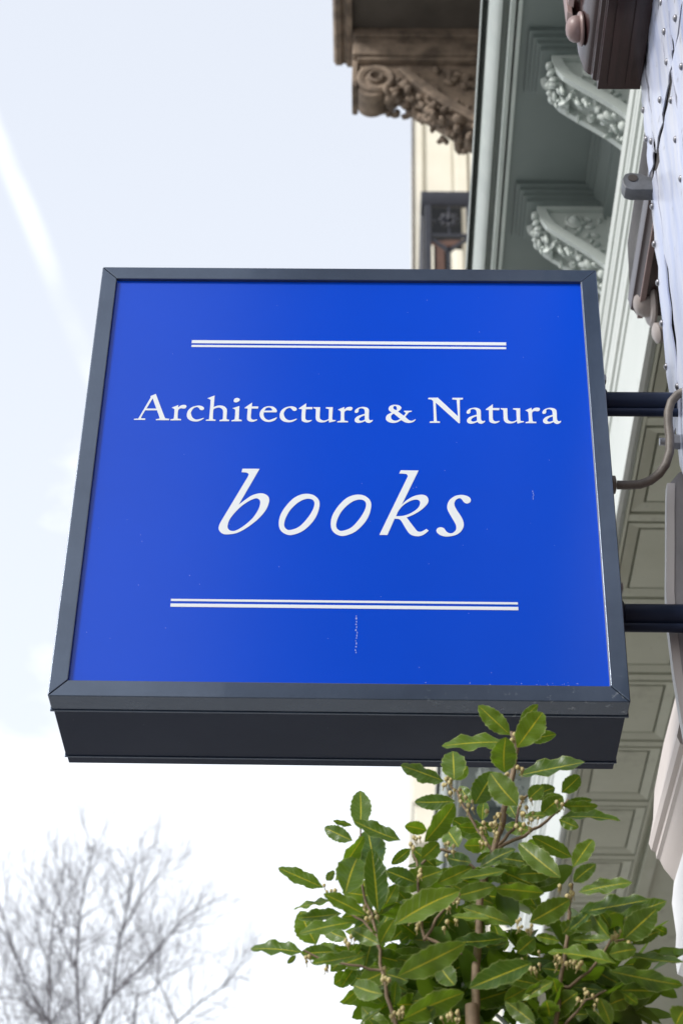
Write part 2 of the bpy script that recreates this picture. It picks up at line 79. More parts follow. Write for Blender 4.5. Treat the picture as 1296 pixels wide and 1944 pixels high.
# ------------------------------------------------------------ helpers
rnd = random.Random(11)
class MB:
    def __init__(s): s.v = []; s.f = []; s.m = []; s.uv = None
    def add(s, vs, fs, m=0):
        o = len(s.v); s.v += [tuple(v) for v in vs]
        for f in fs: s.f.append(tuple(i + o for i in f)); s.m.append(m)
        return s
    def box(s, x0, x1, y0, y1, z0, z1, m=0):
        vs = [(x, y, z) for x in (x0, x1) for y in (y0, y1) for z in (z0, z1)]
        return s.add(vs, [(0, 1, 3, 2), (4, 6, 7, 5), (0, 4, 5, 1), (2, 3, 7, 6), (0, 2, 6, 4), (1, 5, 7, 3)], m)
    def prism(s, poly, a0, a1, axis='y', m=0):
        # closed polygon swept along one axis; poly in the two other axes
        n = len(poly)
        def p(q, a): return (q[0], a, q[1]) if axis == 'y' else ((a, q[0], q[1]) if axis == 'x' else (q[0], q[1], a))
        vs = [p(q, a0) for q in poly] + [p(q, a1) for q in poly]
        fs = [(i, (i + 1) % n, n + (i + 1) % n, n + i) for i in range(n)] + [tuple(range(n))[::-1], tuple(range(n, 2 * n))]
        return s.add(vs, fs, m)
    def tube(s, pts, rad, seg=8, m=0, caps=True):
        pts = [Vector(p) for p in pts]; n = len(pts)
        rr = rad if isinstance(rad, (list, tuple)) else [rad] * n
        rings = []; t0 = (pts[1] - pts[0]).normalized(); up = Vector((0, 0, 1)) if abs(t0.z) < .9 else Vector((1, 0, 0))
        nrm = (up - t0 * up.dot(t0)).normalized()
        for i in range(n):
            t = (pts[min(i + 1, n - 1)] - pts[max(i - 1, 0)]).normalized()
            nrm = (nrm - t * nrm.dot(t)).normalized(); b = t.cross(nrm)
            rings.append([pts[i] + (nrm * math.cos(6.28319 * k / seg) + b * math.sin(6.28319 * k / seg)) * rr[i] for k in range(seg)])
        vs = [v for r in rings for v in r]
        fs = [(i * seg + k, i * seg + (k + 1) % seg, (i + 1) * seg + (k + 1) % seg, (i + 1) * seg + k) for i in range(n - 1) for k in range(seg)]
        if caps: fs += [tuple(range(seg))[::-1], tuple(range((n - 1) * seg, n * seg))]
        return s.add(vs, fs, m)
    def lathe(s, prof, c, axis, seg=20, m=0):
        # prof: (radius, along-axis) pairs
        ax = Vector(axis).normalized(); a = ax.orthogonal().normalized(); b = ax.cross(a); c = Vector(c)
        vs = [c + ax * h + (a * math.cos(6.28319 * k / seg) + b * math.sin(6.28319 * k / seg)) * r for r, h in prof for k in range(seg)]
        n = len(prof)
        fs = [(i * seg + k, i * seg + (k + 1) % seg, (i + 1) * seg + (k + 1) % seg, (i + 1) * seg + k) for i in range(n - 1) for k in range(seg)]
        fs += [tuple(range(seg))[::-1], tuple(range((n - 1) * seg, n * seg))]
        return s.add(vs, fs, m)
    def blob(s, c, r, rot=None, seg=8, rings=5, m=0, jit=0.0):
        c = Vector(c); M = rot.to_matrix() if rot else Matrix.Identity(3)
        vs = []
        for i in range(rings + 1):
            th = math.pi * i / rings
            for k in range(seg):
                ph = 6.28319 * k / seg
                j = 1 + rnd.uniform(-jit, jit)
                vs.append(c + M @ Vector((r[0] * math.sin(th) * math.cos(ph) * j, r[1] * math.sin(th) * math.sin(ph) * j, r[2] * math.cos(th) * j)))
        fs = [(i * seg + k, (i + 1) * seg + k, (i + 1) * seg + (k + 1) % seg, i * seg + (k + 1) % seg) for i in range(rings) for k in range(seg)]
        return s.add(vs, fs, m)
    def mesh(s, name, mats, smooth=None):
        me = bpy.data.meshes.new(name); me.from_pydata(s.v, [], s.f)
        for mt in (mats if isinstance(mats, (list, tuple)) else [mats]): me.materials.append(mt)
        me.polygons.foreach_set('material_index', s.m)
        bm = bmesh.new(); bm.from_mesh(me); bmesh.ops.recalc_face_normals(bm, faces=bm.faces); bm.to_mesh(me); bm.free()
        if smooth is not None:
            me.polygons.foreach_set('use_smooth', [True] * len(me.polygons))
            if smooth < 170: me.set_sharp_from_angle(angle=R(smooth))
        me.update(); return me

def link(name, me, parent=None, loc=None):
    o = bpy.data.objects.new(name, me); C.objects.link(o)
    if parent is not None:
        o.parent = parent
        w = Vector((0, 0, 0)) if loc is None else Vector(loc)
        p = parent; base = Vector((0, 0, 0))
        while p is not None: base += p.location; p = p.parent
        o.location = w - base
    elif loc is not None: o.location = loc
    return o
def obj(name, mb, mats, parent=None, smooth=None, bevel=0, label=None, kind=None, seg=2):
    o = link(name, mb.mesh(name, mats, smooth), parent)
    if bevel:
        b = o.modifiers.new('bevel', 'BEVEL'); b.width = bevel; b.segments = seg; b.limit_method = 'ANGLE'; b.angle_limit = R(40)
        o.data.polygons.foreach_set('use_smooth', [True] * len(o.data.polygons)); b.harden_normals = True
    if label: o['label'] = label
    if kind: o['kind'] = kind
    return o
def thing(name, loc, label, cat, group=None):
    o = bpy.data.objects.new(name, None); C.objects.link(o); o.location = loc; o.empty_display_size = .1
    o['label'] = label; o['category'] = cat
    if group: o['group'] = group
    return o

# ------------------------------------------------------------ materials
def mat(name, col, rough=.6, col2=None, scale=6.0, detail=5, lo=.35, hi=.7, bump=0.0, bscale=60.0, spec=.5, metallic=0.0, stretch=(1, 1, 1), coat=0.0):
    m = bpy.data.materials.new(name); m.use_nodes = True; nt = m.node_tree; n = nt.nodes; l = nt.links
    p = n['Principled BSDF']; p.inputs['Roughness'].default_value = rough; p.inputs['Specular IOR Level'].default_value = spec
    p.inputs['Metallic'].default_value = metallic; p.inputs['Coat Weight'].default_value = coat
    p.inputs['Base Color'].default_value = (*col, 1)
    tc = n.new('ShaderNodeTexCoord'); mp = n.new('ShaderNodeMapping'); mp.inputs['Scale'].default_value = stretch
    l.new(tc.outputs['Object'], mp.inputs[0])
    if col2:
        t = n.new('ShaderNodeTexNoise'); t.inputs['Scale'].default_value = scale; t.inputs['Detail'].default_value = detail; t.inputs['Roughness'].default_value = .6
        l.new(mp.outputs[0], t.inputs['Vector'])
        mr = n.new('ShaderNodeMapRange'); mr.inputs['From Min'].default_value = lo; mr.inputs['From Max'].default_value = hi; l.new(t.outputs['Fac'], mr.inputs['Value'])
        mx = n.new('ShaderNodeMix'); mx.data_type = 'RGBA'; mx.inputs['A'].default_value = (*col, 1); mx.inputs['B'].default_value = (*col2, 1)
        l.new(mr.outputs[0], mx.inputs['Factor']); l.new(mx.outputs['Result'], p.inputs['Base Color'])
        m['mix'] = mx.name
    if bump:
        t2 = n.new('ShaderNodeTexNoise'); t2.inputs['Scale'].default_value = bscale; t2.inputs['Detail'].default_value = 4; l.new(mp.outputs[0], t2.inputs['Vector'])
        bp = n.new('ShaderNodeBump'); bp.inputs['Strength'].default_value = bump; bp.inputs['Distance'].default_value = .004
        l.new(t2.outputs['Fac'], bp.inputs['Height']); l.new(bp.outputs[0], p.inputs['Normal'])
    return m
def overlay(m, col, scale, lo, hi, mask=None, rough=None):
    # a second, sparser layer (chips, grime) over a material; mask = (axis, from, to) limits it along one object axis
    nt = m.node_tree; n = nt.nodes; l = nt.links; p = n['Principled BSDF']
    t = n.new('ShaderNodeTexNoise'); t.inputs['Scale'].default_value = scale; t.inputs['Detail'].default_value = 6; t.inputs['Roughness'].default_value = .65
    tc = n.new('ShaderNodeTexCoord'); l.new(tc.outputs['Object'], t.inputs['Vector'])
    mr = n.new('ShaderNodeMapRange'); mr.inputs['From Min'].default_value = lo; mr.inputs['From Max'].default_value = hi; l.new(t.outputs['Fac'], mr.inputs['Value'])
    fac = mr.outputs[0]
    if mask:
        sp = n.new('ShaderNodeSeparateXYZ'); l.new(tc.outputs['Object'], sp.inputs[0])
        for ax, a, b in mask:
            r2 = n.new('ShaderNodeMapRange'); r2.inputs['From Min'].default_value = a; r2.inputs['From Max'].default_value = b; l.new(sp.outputs[ax], r2.inputs['Value'])
            mu = n.new('ShaderNodeMath'); mu.operation = 'MULTIPLY'; l.new(fac, mu.inputs[0]); l.new(r2.outputs[0], mu.inputs[1]); fac = mu.outputs[0]
    mx = n.new('ShaderNodeMix'); mx.data_type = 'RGBA'; l.new(fac, mx.inputs['Factor'])
    b = p.inputs['Base Color']
    if b.is_linked: l.new(b.links[0].from_socket, mx.inputs['A'])
    else: mx.inputs['A'].default_value = b.default_value
    mx.inputs['B'].default_value = (*col, 1); l.new(mx.outputs['Result'], b)

M_slate = mat('slate_metal_paint', (.045, .070, .115), .24, (.065, .096, .150), 9, bump=.03, bscale=220, spec=.9, metallic=.42, coat=.30)
overlay(M_slate, (.30, .34, .38), 60, .60, .70, mask=[(0, .02, .40), (2, 2.975, 2.95)])
overlay(M_slate, (.20, .23, .26), 140, .70, .74)
M_case = mat('dark_casing_metal', (.014, .022, .048), .30, (.022, .031, .060), 5, bump=.02, bscale=150, spec=.14)
overlay(M_case, (.12, .13, .15), 90, .70, .74)
M_blue = mat('blue_acrylic', (.000, .060, .57), .19, (.000, .064, .61), 2.5, spec=.36, bump=.012, bscale=5)
M_white = mat('white_vinyl', (.76, .82, .85), .4)
M_gasket = mat('pale_gasket', (.26, .29, .34), .4)
M_lead = mat('pale_painted_lead', (.58, .60, .67), .30, (.34, .40, .60), 7, stretch=(1, 3, .28), bump=.12, bscale=30, spec=.6)
overlay(M_lead, (.20, .20, .22), 34, .62, .76)
M_leadgrey = mat('weathered_grey_lead', (.30, .31, .33), .45, (.50, .51, .54), 11, stretch=(1, 1, .4), bump=.2, bscale=50)
M_nail = mat('nail_head_metal', (.24, .24, .26), .38, metallic=.75)
M_tar = mat('black_joint_filler', (.03, .027, .025), .8, (.06, .05, .045), 20)
M_brown = mat('oxblood_gloss_paint', (.022, .009, .010), .20, (.034, .014, .014), 8, bump=.06, bscale=60, spec=.42)
M_mauve = mat('faded_brown_paint', (.21, .14, .135), .42, (.28, .20, .19), 10)
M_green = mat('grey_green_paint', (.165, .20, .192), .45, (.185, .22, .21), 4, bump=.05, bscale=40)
M_greenlt = mat('pale_grey_green_paint', (.46, .51, .485), .42, (.54, .59, .555), 9, bump=.05, bscale=60)
M_fascia = mat('white_green_paint', (.55, .59, .56), .45, (.62, .65, .62), 3, stretch=(1, .3, 1), bump=.04, bscale=40)
overlay(M_fascia, (.33, .36, .32), 14, .62, .82)
M_olive = mat('olive_soffit_paint', (.54, .56, .45), .55, (.60, .62, .51), 5, bump=.05, bscale=50)
overlay(M_olive, (.68, .69, .62), 4.0, .58, .80)
overlay(M_olive, (.30, .30, .24), 11, .60, .85)
M_stone = mat('dark_brown_stone', (.14, .108, .082), .85, (.36, .28, .21), 13, bump=.6, bscale=45)
M_stonedk = mat('darker_brown_stone', (.085, .074, .062), .9, (.14, .12, .10), 4, bump=.4, bscale=30)  # darker tone of the brown stone, varied by noise
M_cream = mat('cream_plaster', (.66, .63, .54), .7, (.72, .70, .62), 2, bump=.05)
M_iron = mat('black_iron', (.024, .027, .038), .42, (.036, .040, .055), 15, bump=.1, spec=.45)
M_wood = mat('brown_window_wood', (.06, .026, .018), .5, (.09, .04, .026), 12)
M_glass = mat('dark_window_glass', (.008, .009, .011), .25, spec=.15)
M_beige = mat('beige_stone_paint', (.52, .46, .42), .6, (.62, .56, .52), 6, stretch=(1, .25, 1), bump=.05)
M_capital = mat('white_capital_paint', (.76, .76, .75), .5, (.82, .82, .82), 8)
M_brick = mat('red_brown_brick', (.085, .045, .034), .9, (.12, .065, .05), 30, bump=.3)
M_cable = mat('grey_brown_cable', (.125, .112, .10), .5, (.20, .18, .16), 40, bump=.1, bscale=300)
M_gland = mat('grey_plastic_gland', (.27, .26, .23), .5, (.20, .19, .17), 60)
M_steel = mat('galvanised_steel', (.45, .46, .48), .35, (.32, .33, .35), 30, metallic=.7)
M_hook = mat('grey_painted_iron', (.075, .08, .085), .45, (.15, .16, .18), 30, bump=.1)
M_pale = mat('pale_weathered_wood', (.27, .235, .22), .5, (.38, .345, .33), 14)
M_bark = mat('grey_tree_bark', (.095, .090, .105), .9, (.17, .16, .17), 20)
M_stem = mat('bay_stem_bark', (.17, .12, .075), .7, (.26, .19, .12), 60)
M_bud = mat('cream_flower_bud', (.46, .37, .15), .5, (.52, .46, .24), 90)
M_terra = mat('terracotta', (.35, .14, .08), .8, (.30, .12, .07), 10)
M_soil = mat('dark_soil', (.03, .022, .016), .95, bump=.5)
M_ground = mat('clinker_paving', (.30, .30, .295), .85, (.37, .37, .365), 3, bump=.2, bscale=8)

def leaf_material(name, c1, c2, trans, tw):
    m = bpy.data.materials.new(name); m.use_nodes = True; nt = m.node_tree; n = nt.nodes; l = nt.links
    p = n['Principled BSDF']; p.inputs['Roughness'].default_value = .36; p.inputs['Specular IOR Level'].default_value = .45
    oi = n.new('ShaderNodeObjectInfo'); mx = n.new('ShaderNodeMix'); mx.data_type = 'RGBA'
    mx.inputs['A'].default_value = (*c1, 1); mx.inputs['B'].default_value = (*c2, 1); l.new(oi.outputs['Random'], mx.inputs['Factor'])
    uv = n.new('ShaderNodeUVMap'); sp = n.new('ShaderNodeSeparateXYZ'); l.new(uv.outputs[0], sp.inputs[0])
    def mt(op, a, b):
        q = n.new('ShaderNodeMath'); q.operation = op
        for i, v in enumerate((a, b)):
            if isinstance(v, (int, float)): q.inputs[i].default_value = v
            else: l.new(v, q.inputs[i])
        return q.outputs[0]
    au = mt('ABSOLUTE', sp.outputs[0], 0)
    ph = mt('FRACT', mt('MULTIPLY', mt('SUBTRACT', sp.outputs[1], mt('MULTIPLY', au, .16)), 9.0), 0)   # side veins run forward from the midrib
    d = mt('ABSOLUTE', mt('SUBTRACT', ph, .5), 0)
    vein = n.new('ShaderNodeMapRange'); vein.inputs['From Min'].default_value = .09; vein.inputs['From Max'].default_value = .02; l.new(d, vein.inputs['Value'])
    mx2 = n.new('ShaderNodeMix'); mx2.data_type = 'RGBA'; l.new(mt('MULTIPLY', vein.outputs[0], .5), mx2.inputs['Factor'])
    l.new(mx.outputs['Result'], mx2.inputs['A']); mx2.inputs['B'].default_value = (.20, .28, .06, 1)
    tn = n.new('ShaderNodeTexNoise'); tn.inputs['Scale'].default_value = 3.0; tn.inputs['Detail'].default_value = 5
    tc = n.new('ShaderNodeTexCoord'); l.new(tc.outputs['Object'], tn.inputs['Vector'])
    mo = n.new('ShaderNodeMapRange'); mo.inputs['From Min'].default_value = .3; mo.inputs['From Max'].default_value = .7; mo.inputs['To Min'].default_value = .78; mo.inputs['To Max'].default_value = 1.18; l.new(tn.outputs['Fac'], mo.inputs['Value'])
    vm = n.new('ShaderNodeVectorMath'); vm.operation = 'SCALE'; l.new(mx2.outputs['Result'], vm.inputs[0]); l.new(mo.outputs[0], vm.inputs['Scale'])
    l.new(vm.outputs[0], p.inputs['Base Color'])
    bp = n.new('ShaderNodeBump'); bp.inputs['Strength'].default_value = .35; bp.inputs['Distance'].default_value = .002; l.new(vein.outputs[0], bp.inputs['Height']); l.new(bp.outputs[0], p.inputs['Normal'])
    tr = n.new('ShaderNodeBsdfTranslucent'); tr.inputs['Color'].default_value = (*trans, 1)
    ms = n.new('ShaderNodeMixShader'); ms.inputs['Fac'].default_value = tw
    l.new(p.outputs[0], ms.inputs[1]); l.new(tr.outputs[0], ms.inputs[2]); l.new(ms.outputs[0], n['Material Output'].inputs[0])
    return m
M_leaf = leaf_material('bay_leaf_green', (.030, .078, .012), (.135, .215, .020), (.26, .44, .02), .34)
M_rib = leaf_material('bay_leaf_midrib', (.46, .45, .03), (.52, .48, .03), (.7, .62, .03), .3)
M_rim = leaf_material('bay_leaf_margin', (.26, .34, .10), (.32, .40, .13), (.5, .6, .16), .4)

# ------------------------------------------------------------ ground
obj('ground', MB().add([(-220, -220, 0), (220, -220, 0), (220, 220, 0), (-220, 220, 0)], [(0, 1, 2, 3)]), M_ground, kind='structure')

# ------------------------------------------------------------ neighbouring shop front (grey green)
house = thing('neighbour_shop_front', (1.0, 3.4, 0), 'grey green painted house front with carved brackets and panelled soffit right of the blue sign', 'building')
YA, YE = .16, 6.7
ZT = 5.65
obj('wall', MB().box(.755, 1.6, YA, YE, 5.85, 12.5).box(1.32, 1.6, YA, YE, 0, 4.62), M_stonedk, house)
# cornice
cp = [(.72, 5.70), (.414, 5.70), (.414, 5.638), (.404, 5.638), (.402, 5.668), (.398, 5.668), (.396, 5.640), (.384, 5.640), (.382, 5.712), (.365, 5.716), (.364, 5.672)]
for i in range(8):
    a = i / 7; cp.append((.364 - .033 * a, 5.672 + .050 * (a ** 1.6)))
cp += [(.330, 5.81), (.3150, 5.81), (.3140, 5.738), (.3115, 5.740), (.3115, 5.765), (.330, 5.815), (.755, 5.845)]
obj('cornice', MB().prism(cp, YA, YE), M_greenlt, house, smooth=30)
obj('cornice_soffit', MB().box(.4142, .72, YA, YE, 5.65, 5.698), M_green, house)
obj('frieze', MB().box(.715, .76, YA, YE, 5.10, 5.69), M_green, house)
bed = [(.637, 5.6496), (.637, 5.640), (.649, 5.638), (.650, 5.628), (.662, 5.626), (.664, 5.612), (.676, 5.606), (.690, 5.590), (.692, 5.560), (.7148, 5.548), (.7148, 5.6496)]
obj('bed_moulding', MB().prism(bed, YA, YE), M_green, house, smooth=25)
# architrave: stepped fascias over the white band
ap = [(.675, 4.57), (.674, 4.838), (.692, 4.842), (.692, 4.858), (.672, 4.862), (.672, 4.892), (.688, 4.896), (.688, 4.910), (.668, 4.914), (.668, 4.954), (.671, 4.956), (.668, 4.958), (.668, 4.998), (.686, 5.002), (.686, 5.018), (.666, 5.022), (.666, 5.060), (.682, 5.064), (.682, 5.078),
      (.662, 5.082), (.662, 5.112), (.670, 5.116), (.662, 5.120), (.662, 5.148), (.680, 5.152), (.680, 5.168), (.660, 5.172), (.659, 5.225), (.664, 5.235), (.700, 5.245), (.7148, 5.245), (.7148, 4.60), (.700, 4.60), (.700, 4.585), (.690, 4.585), (.688, 4.570)]
obj('architrave', MB().prism(ap, YA, YE), M_fascia, house, smooth=20)
# panelled soffit of the lintel
obj('soffit_board', MB().box(.700, 1.32, YA, YE, 4.6005, 4.63), M_olive, house)
obj('soffit_rail', MB().box(.7005, .7085, YA, YE, 4.571, 4.6).box(.9515, .963, YA, YE, 4.571, 4.6), M_olive, house, bevel=.001)
obj('soffit_border', MB().box(.985, 1.03, YA, YE, 4.560, 4.6).box(1.032, 1.318, YA, YE, 4.584, 4.6), M_olive, house, bevel=.002)
def panel_mesh():
    p = MB(); L = .352
    # raised ring moulding (four mitred strips) round a flat field, all in local y from 0
    x0, x1, y0, y1, w = .7125, .9475, 0, L, .030
    for (ax, ay, bx, by, ix, iy, jx, jy) in ((x0, y0, x1, y0, x1 - w, y0 + w, x0 + w, y0 + w), (x1, y0, x1, y1, x1 - w, y1 - w, x1 - w, y0 + w), (x1, y1, x0, y1, x0 + w, y1 - w, x1 - w, y1 - w), (x0, y1, x0, y0, x0 + w, y0 + w, x0 + w, y1 - w)):
        p.add([(ax, ay, 4.573), (bx, by, 4.573), (ix, iy, 4.581), (jx, jy, 4.581), (ax, ay, 4.6), (bx, by, 4.6), (ix, iy, 4.6), (jx, jy, 4.6)], [(0, 1, 2, 3), (7, 6, 5, 4), (0, 4, 5, 1), (2, 6, 7, 3), (1, 5, 6, 2), (3, 7, 4, 0)])
    p.box(x0 + w + .007, x1 - w - .007, y0 + w + .007, y1 - w - .007, 4.580, 4.6)
    return p.mesh('soffit_panel', M_olive)
pm = panel_mesh(); crm = MB().box(.7095, .9505, 0, .030, 4.572, 4.6).mesh('cross_rail', M_olive)
for i in range(15):
    y = .232 + .4065 * i
    if y + .36 > YE: break
    link('soffit_panel', pm, house, (0, y, 0)); link('cross_rail', crm, house, (0, y + .3645, 0))
# carved brackets under the cornice
def bracket_meshes():
    w = .125
    curve = [(.470, 5.600), (.472, 5.575), (.482, 5.545), (.500, 5.515), (.525, 5.490), (.560, 5.462), (.600, 5.432), (.640, 5.400), (.672, 5.368), (.698, 5.330)]
    curve = [(.7148 - (.7148 - x) * .885, z - (.004 if x < .52 else 0)) for x, z in curve]
    body = MB(); body.prism([(x + .019, z + .013) for x, z in curve] + [(.7148, 5.345), (.7148, 5.600)], .016, w - .016)
    # raised rims along both sides, and top / back borders
    for a, b in ((0, .0165), (w - .0165, w)):
        for i in range(len(curve) - 1):
            c0, c1 = curve[i], curve[i + 1]; d0 = (c0[0] + .024, c0[1] + .016); d1 = (c1[0] + .024, c1[1] + .016)
            if i == 0: d0 = (c0[0] + .026, c0[1])
            body.prism([c0, c1, d1, d0], a, b)
        body.box(.522, .7148, a, b, 5.585, 5.600); body.box(.700, .7148, a, b, 5.345, 5.585)
    carve = MB(); r = random.Random(5)
    for i in range(64):
        t = (i + r.random()) / 64 * (len(curve) - 1.01); k = int(t); f = t - k
        x = curve[k][0] * (1 - f) + curve[k + 1][0] * f; z = curve[k][1] * (1 - f) + curve[k + 1][1] * f
        dx, dz = curve[k + 1][0] - curve[k][0], curve[k + 1][1] - curve[k][1]; L = math.hypot(dx, dz); nx, nz = dz / L, -dx / L
        s = .65 + .55 * r.random(); big = 1.5 if i % 8 == 0 else 1
        y = w * (.5 + r.uniform(-.36, .36)); o = r.uniform(-.012, .006)
        carve.blob((x + nx * o, y, z + nz * o), (.0060 * s * big, .0070 * s * big * (1.7 if i % 3 == 0 else 1), .0150 * s * big), Euler((r.uniform(-.9, .9), r.uniform(-.9, .9), r.uniform(-1.5, 1.5))), 8, 6, jit=.12)
    for k in range(9):   # curling leaf at the head
        a = k / 8 * 4.2
        carve.blob((.500 - .010 * math.cos(a) * .8, w * (.1 + .8 * ((k * 5) % 9) / 8), 5.566 - .024 * math.sin(a * .5)), (.010, .013, .013), Euler((a, .3, a * .5)), 7, 5, jit=.15)
    both = []
    for yy, sg in ((.0155, -1), (w - .0155, 1)):
        ros = MB(); both.append(ros)
        ros.lathe([(.027, 0), (.028, .006), (.022, .010), (.019, .008), (.015, .014), (.005, .024), (.0005, .025)], (.604, yy, 5.545), (0, sg, 0), 18)
        for (x, z, a, s) in ((.628, 5.540, .3, 1), (.645, 5.555, -.5, .8), (.620, 5.515, 1.1, .9), (.650, 5.525, .2, 1), (.640, 5.490, .7, .9), (.662, 5.490, -.2, 1), (.665, 5.455, .5, .9), (.652, 5.468, 1.0, .7), (.675, 5.430, .4, .8), (.678, 5.550, 1.3, .8), (.610, 5.500, .9, .7), (.575, 5.520, 1.2, .6)):
            ros.blob((x, yy, z), (.015 * s, .010, .0075 * s), Euler((0, -a, 0)), 8, 5, jit=.1)
    return body.mesh('bracket', M_greenlt, 35), carve.mesh('leaf_carving', M_greenlt, 60), [q.mesh('rosette', M_greenlt, 50) for q in both]
bk, cvm, rsm = bracket_meshes()
blk = MB()
for ins, z0, z1 in ((0, 5.636, 5.6495), (.012, 5.622, 5.636), (.023, 5.610, 5.622), (.034, 5.596, 5.610)):
    blk.box(.438 + ins * .9, .716, -.048 + ins, .173 - ins, z0, z1)
blm = blk.mesh('bracket_block', M_green)
for i in range(-1, 9):
    y = 1.136 + .562 * i
    o = link('bracket', bk, house, (0, y, 0))
    for nm, me in (('leaf_carving', cvm), ('rosette', rsm[0]), ('rosette', rsm[1]), ('bracket_block', blm)):
        c = bpy.data.objects.new(nm, me); C.objects.link(c); c.parent = o
# stone balcony on the floor above
bs = MB().box(-.090, .755, .2, 3.205, 7.985, 8.12); 
obj('balcony_slab', bs, M_stonedk, house, label='dark underside of the stone balcony')
obj('balcony_edge', MB().prism([(-.0905, 7.955), (-.112, 7.955), (-.118, 7.975), (-.128, 7.978), (-.138, 7.965), (-.160, 7.965), (-.172, 7.99), (-.172, 8.14), (-.0905, 8.14)], .2, 3.212), M_stone, house, smooth=25)
con = MB()
con.box(-.086, .755, 3.02, 3.19, 7.93, 7.984); con.box(-.075, .755, 3.03, 3.18, 7.885, 7.93); con.box(-.086, .755, 3.02, 3.19, 7.815, 7.885); con.box(-.066, .755, 3.032, 3.18, 7.795, 7.815)
con.box(-.087, -.062, 3.05, 3.21, 7.65, 7.814)
obj('console_top', con, M_stone, house, bevel=.006)
prof = [(-.058, 7.795), (-.062, 7.70)] + [(-.004 - .060 * math.cos(a), 7.662 - .062 * math.sin(a)) for a in [math.pi * k / 12 for k in range(1, 11)]] + [(.060, 7.66), (.075, 7.68), (.11, 7.67), (.18, 7.615), (.25, 7.53), (.33, 7.46), (.42, 7.41), (.52, 7.35), (.62, 7.25), (.70, 7.11), (.755, 7.04), (.755, 7.795)]
ck = obj('balcony_console', MB().prism(prof, 3.06, 3.18), M_stone, house, bevel=.008, label='dark brown carved stone console under the balcony')
vo = MB()
for yy, sg in ((3.06, -1), (3.18, 1)):
    vo.lathe([(.080, -.02), (.082, .006), (.070, .014), (.052, .010), (.050, .004), (.036, .006), (.034, .020), (.024, .024), (.020, .014), (.012, .006), (.001, .006)], (.012, yy, 7.705), (0, sg, 0), 24)
o = obj('volute', vo, M_stone, ck, smooth=40)
bd = MB(); r = random.Random(3)
bd.prism([(.10, 7.745), (.135, 7.755), (.20, 7.685), (.30, 7.575), (.42, 7.475), (.56, 7.37), (.56, 7.325), (.40, 7.435), (.28, 7.53), (.17, 7.645)], 3.030, 3.065)
obj('console_band', bd, M_stone, ck, bevel=.006)
lv = MB()
for i in range(260):
    t = r.random(); k = t * 5.0; P = [(.07, 7.645), (.18, 7.595), (.25, 7.515), (.33, 7.445), (.44, 7.375), (.58, 7.28)]; k0 = int(k); f = k - k0
    if k0 > 4: continue
    x = P[k0][0] * (1 - f) + P[k0 + 1][0] * f; z = P[k0][1] * (1 - f) + P[k0 + 1][1] * f
    q = r.random(); s = r.uniform(.6, 1.2)
    q = -.28 if i % 3 == 0 else q
    lv.blob((x + q * .055, 3.040 + r.random() * .13, z + q * .085), (.017 * s, .016 * s, .022 * s), Euler((r.uniform(-1, 1), r.uniform(-1, 1), r.uniform(-1, 1))), 7, 5, jit=.2)
for i in range(26):
    x = r.uniform(.24, .50); z = 7.72 - (x - .24) * .42 + r.uniform(-.03, .06)
    lv.blob((x, 3.052, z), (.026, .014, .014), Euler((0, r.uniform(-1.5, 1.5), 0)), 7, 5, jit=.2)
lv.blob((.085, 3.10, 7.635), (.030, .05, .055), Euler((0, .5, 0)), 9, 6, jit=.1); lv.blob((.50, 3.055, 7.58), (.06, .02, .07), None, 10, 6)
obj('leaf_carving', lv, M_stone, ck, smooth=70)

# ------------------------------------------------------------ cream house further along
cream = thing('cream_house', (1.0, 10.5, 0), 'cream plastered house with projecting bay and black iron balcony above the sign', 'building')
obj('wall', MB().box(.82, 2.0, 6.72, 16, 0, 17), M_cream, cream)
b = MB().box(.320, .82, 10.05, 12, 9.2, 16.5)
obj('bay', b, M_cream, cream)
obj('pilaster', MB().box(.318, .392, 10.0, 10.05, 10.95, 16.5).box(.690, .80, 9.98, 10.05, 10.95, 16.5).box(.640, .690, 10.02, 10.05, 12.2, 13.2), M_cream, cream, bevel=.01)
obj('bay_panel', MB().box(.42, .66, 10.035, 10.05, 13.9, 15.9).box(.43, .63, 10.03, 10.05, 11.7, 13.7), M_cream, cream, bevel=.01)
obj('bay_base', MB().box(.285, .82, 9.97, 12, 7.95, 14.15 - 1.2).box(.30, .82, 10.0, 11.9, 7.65, 7.95).box(.36, .82, 10.05, 11.8, 7.3, 7.65), M_cream, cream, bevel=.01)
obj('corner_pipe', MB().tube([(.305, 10.0, 13.0), (.300, 9.99, 16.5)], .012, 8), M_stonedk, cream, smooth=60)
win = obj('window', MB().box(.395, .735, 9.935, 9.968, 12.2, 14.06), M_glass, cream)
obj('frame', MB().box(.395, .425, 9.92, 9.936, 12.2, 14.06).box(.505, .575, 9.92, 9.935, 12.2, 13.46).box(.425, .505, 9.921, 9.936, 13.40, 13.47).box(.575, .735, 9.921, 9.936, 13.40, 13.47), M_wood, win)
obj('mullion', MB().box(.452, .480, 9.917, 9.9355, 12.2, 13.40), M_cream, win)
obj('curtain', MB().prism([(.610, 9.93), (.63, 9.925), (.655, 9.932), (.68, 9.925), (.735, 9.93), (.735, 9.94), (.610, 9.94)], 12.2, 13.36, 'z'), M_cream, win)
